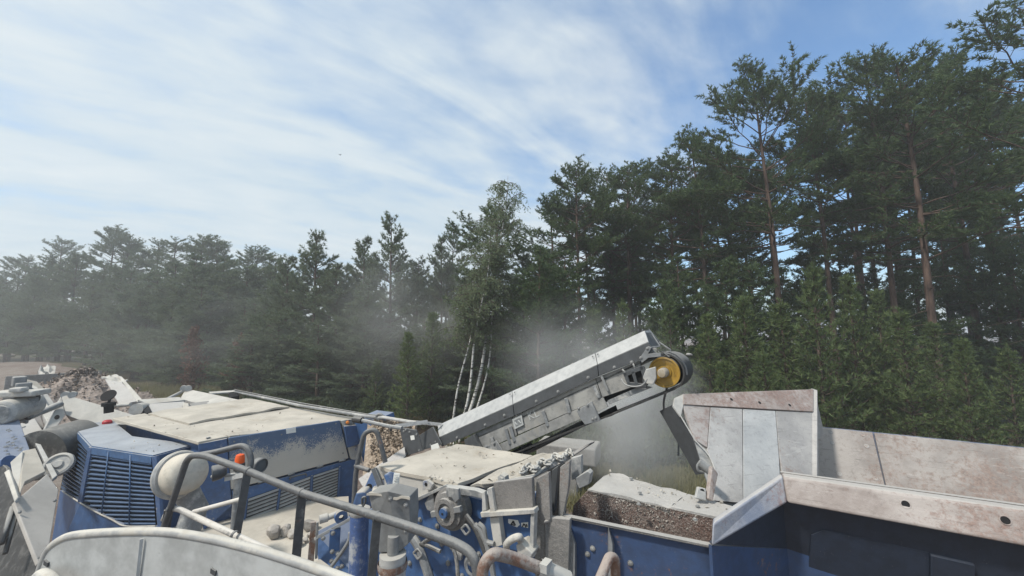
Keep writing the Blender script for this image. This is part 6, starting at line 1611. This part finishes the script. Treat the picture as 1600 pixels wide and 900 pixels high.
sprinkle(eh, [p + UP * .022 for p in strip], 120, .006, .028, 5)
sprinkle(eh, [L5 + UP * .004, L4 + UP * .004, L3 + UP * .004, mid3 + UP * .004], 90, .006, .025, 6)
for q in range(2):
    tl, tr, br, bl_ = cov[q]; a2, b2 = cp(*tl, -0.18) + CZ * .004, cp(*tr, -0.18) + CZ * .004
    sprinkle(cv, [a2, b2, b2 - CY * .3, a2 - CY * .3], 60, .005, .02, 7 + q)

# ================================================================== AIR: thin even haze and drifting crusher dust
def haze():
    mb = MB(); x0, x1, y0, y1, z0, z1 = -2600, 2600, -1600, 3600, -1.2, 31.0
    mb.prism([(x0, y0, z0), (x1, y0, z0), (x1, y1, z0), (x0, y1, z0)], [(x0, y0, z1), (x1, y0, z1), (x1, y1, z1), (x0, y1, z1)])
    m = bpy.data.materials.new('haze_air'); m.use_nodes = True; nt = m.node_tree; nt.nodes.clear()
    out = nt.nodes.new('ShaderNodeOutputMaterial'); pv = nt.nodes.new('ShaderNodeVolumePrincipled')
    pv.inputs['Color'].default_value = (0.92, 0.94, 0.96, 1); pv.inputs['Density'].default_value = HAZE_D; pv.inputs['Anisotropy'].default_value = 0.2
    nt.links.new(pv.outputs[0], out.inputs['Volume'])
    o = mb.build('haze', m); o['kind'] = 'stuff'; o['label'] = 'thin pale haze in the air over the whole yard'; o['category'] = 'haze'
HAZE_D = 0.0024
haze()
def dust(loc, rad, dens, label, seed, scale=1.6, col=(0.93, 0.93, 0.915), rot=(0, 0, 0), lo=0.36):
    bm = bmesh.new(); bmesh.ops.create_icosphere(bm, subdivisions=3, radius=1.0)
    me = bpy.data.meshes.new('dust_cloud'); bm.to_mesh(me); bm.free()
    o = bpy.data.objects.new('dust_cloud', me); COL.objects.link(o); o.location = loc; o.scale = rad; o.rotation_euler = rot
    m = bpy.data.materials.new('dust_air'); m.use_nodes = True; nt = m.node_tree; N = nt.nodes; L = nt.links; N.clear()
    out = N.new('ShaderNodeOutputMaterial'); pv = N.new('ShaderNodeVolumePrincipled'); pv.inputs['Color'].default_value = col + (1,)
    tc = N.new('ShaderNodeTexCoord'); ln = N.new('ShaderNodeVectorMath'); ln.operation = 'LENGTH'; L.new(tc.outputs['Object'], ln.inputs[0])
    fo = N.new('ShaderNodeMapRange'); fo.interpolation_type = 'SMOOTHSTEP'; fo.inputs['From Min'].default_value = 1.0; fo.inputs['From Max'].default_value = 0.05
    L.new(ln.outputs['Value'], fo.inputs[0])
    mp = N.new('ShaderNodeMapping'); mp.inputs['Location'].default_value = (seed, seed * 2, 0); L.new(tc.outputs['Object'], mp.inputs[0])
    nz = N.new('ShaderNodeTexNoise'); nz.inputs['Scale'].default_value = scale; nz.inputs['Detail'].default_value = 3; nz.inputs['Roughness'].default_value = 0.5; L.new(mp.outputs[0], nz.inputs[0])
    nr = N.new('ShaderNodeMapRange'); nr.inputs['From Min'].default_value = lo; nr.inputs['From Max'].default_value = 0.68; L.new(nz.outputs[0], nr.inputs[0])
    a = N.new('ShaderNodeMath'); a.operation = 'MULTIPLY'; L.new(fo.outputs[0], a.inputs[0]); L.new(nr.outputs[0], a.inputs[1])
    b = N.new('ShaderNodeMath'); b.operation = 'MULTIPLY'; L.new(a.outputs[0], b.inputs[0]); b.inputs[1].default_value = dens
    L.new(b.outputs[0], pv.inputs['Density']); L.new(pv.outputs[0], out.inputs['Volume'])
    me.materials.append(m); tag(o, label, 'dust', None, 'stuff')
dust(atY(985, 650, 8.4), (2.0, 2.0, 1.9), 1.1, 'grey dust boiling up in the gap under the conveyor head', 1.0, 1.5)
dust(atY(905, 565, 10.0), (2.8, 2.2, 2.0), 0.34, 'paler dust rising over the conveyor towards the birch', 2.0, 1.6)
dust(atY(655, 505, 22.0), (7.5, 3.6, 5.0), 0.17, 'dust drifting before the birch and young pines', 3.0, 1.6)
dust(atY(330, 515, 25.0), (16.0, 8.0, 5.0), 0.022, 'broad dust veil before the left tree wall', 6.0, 2.6, lo=0.42)
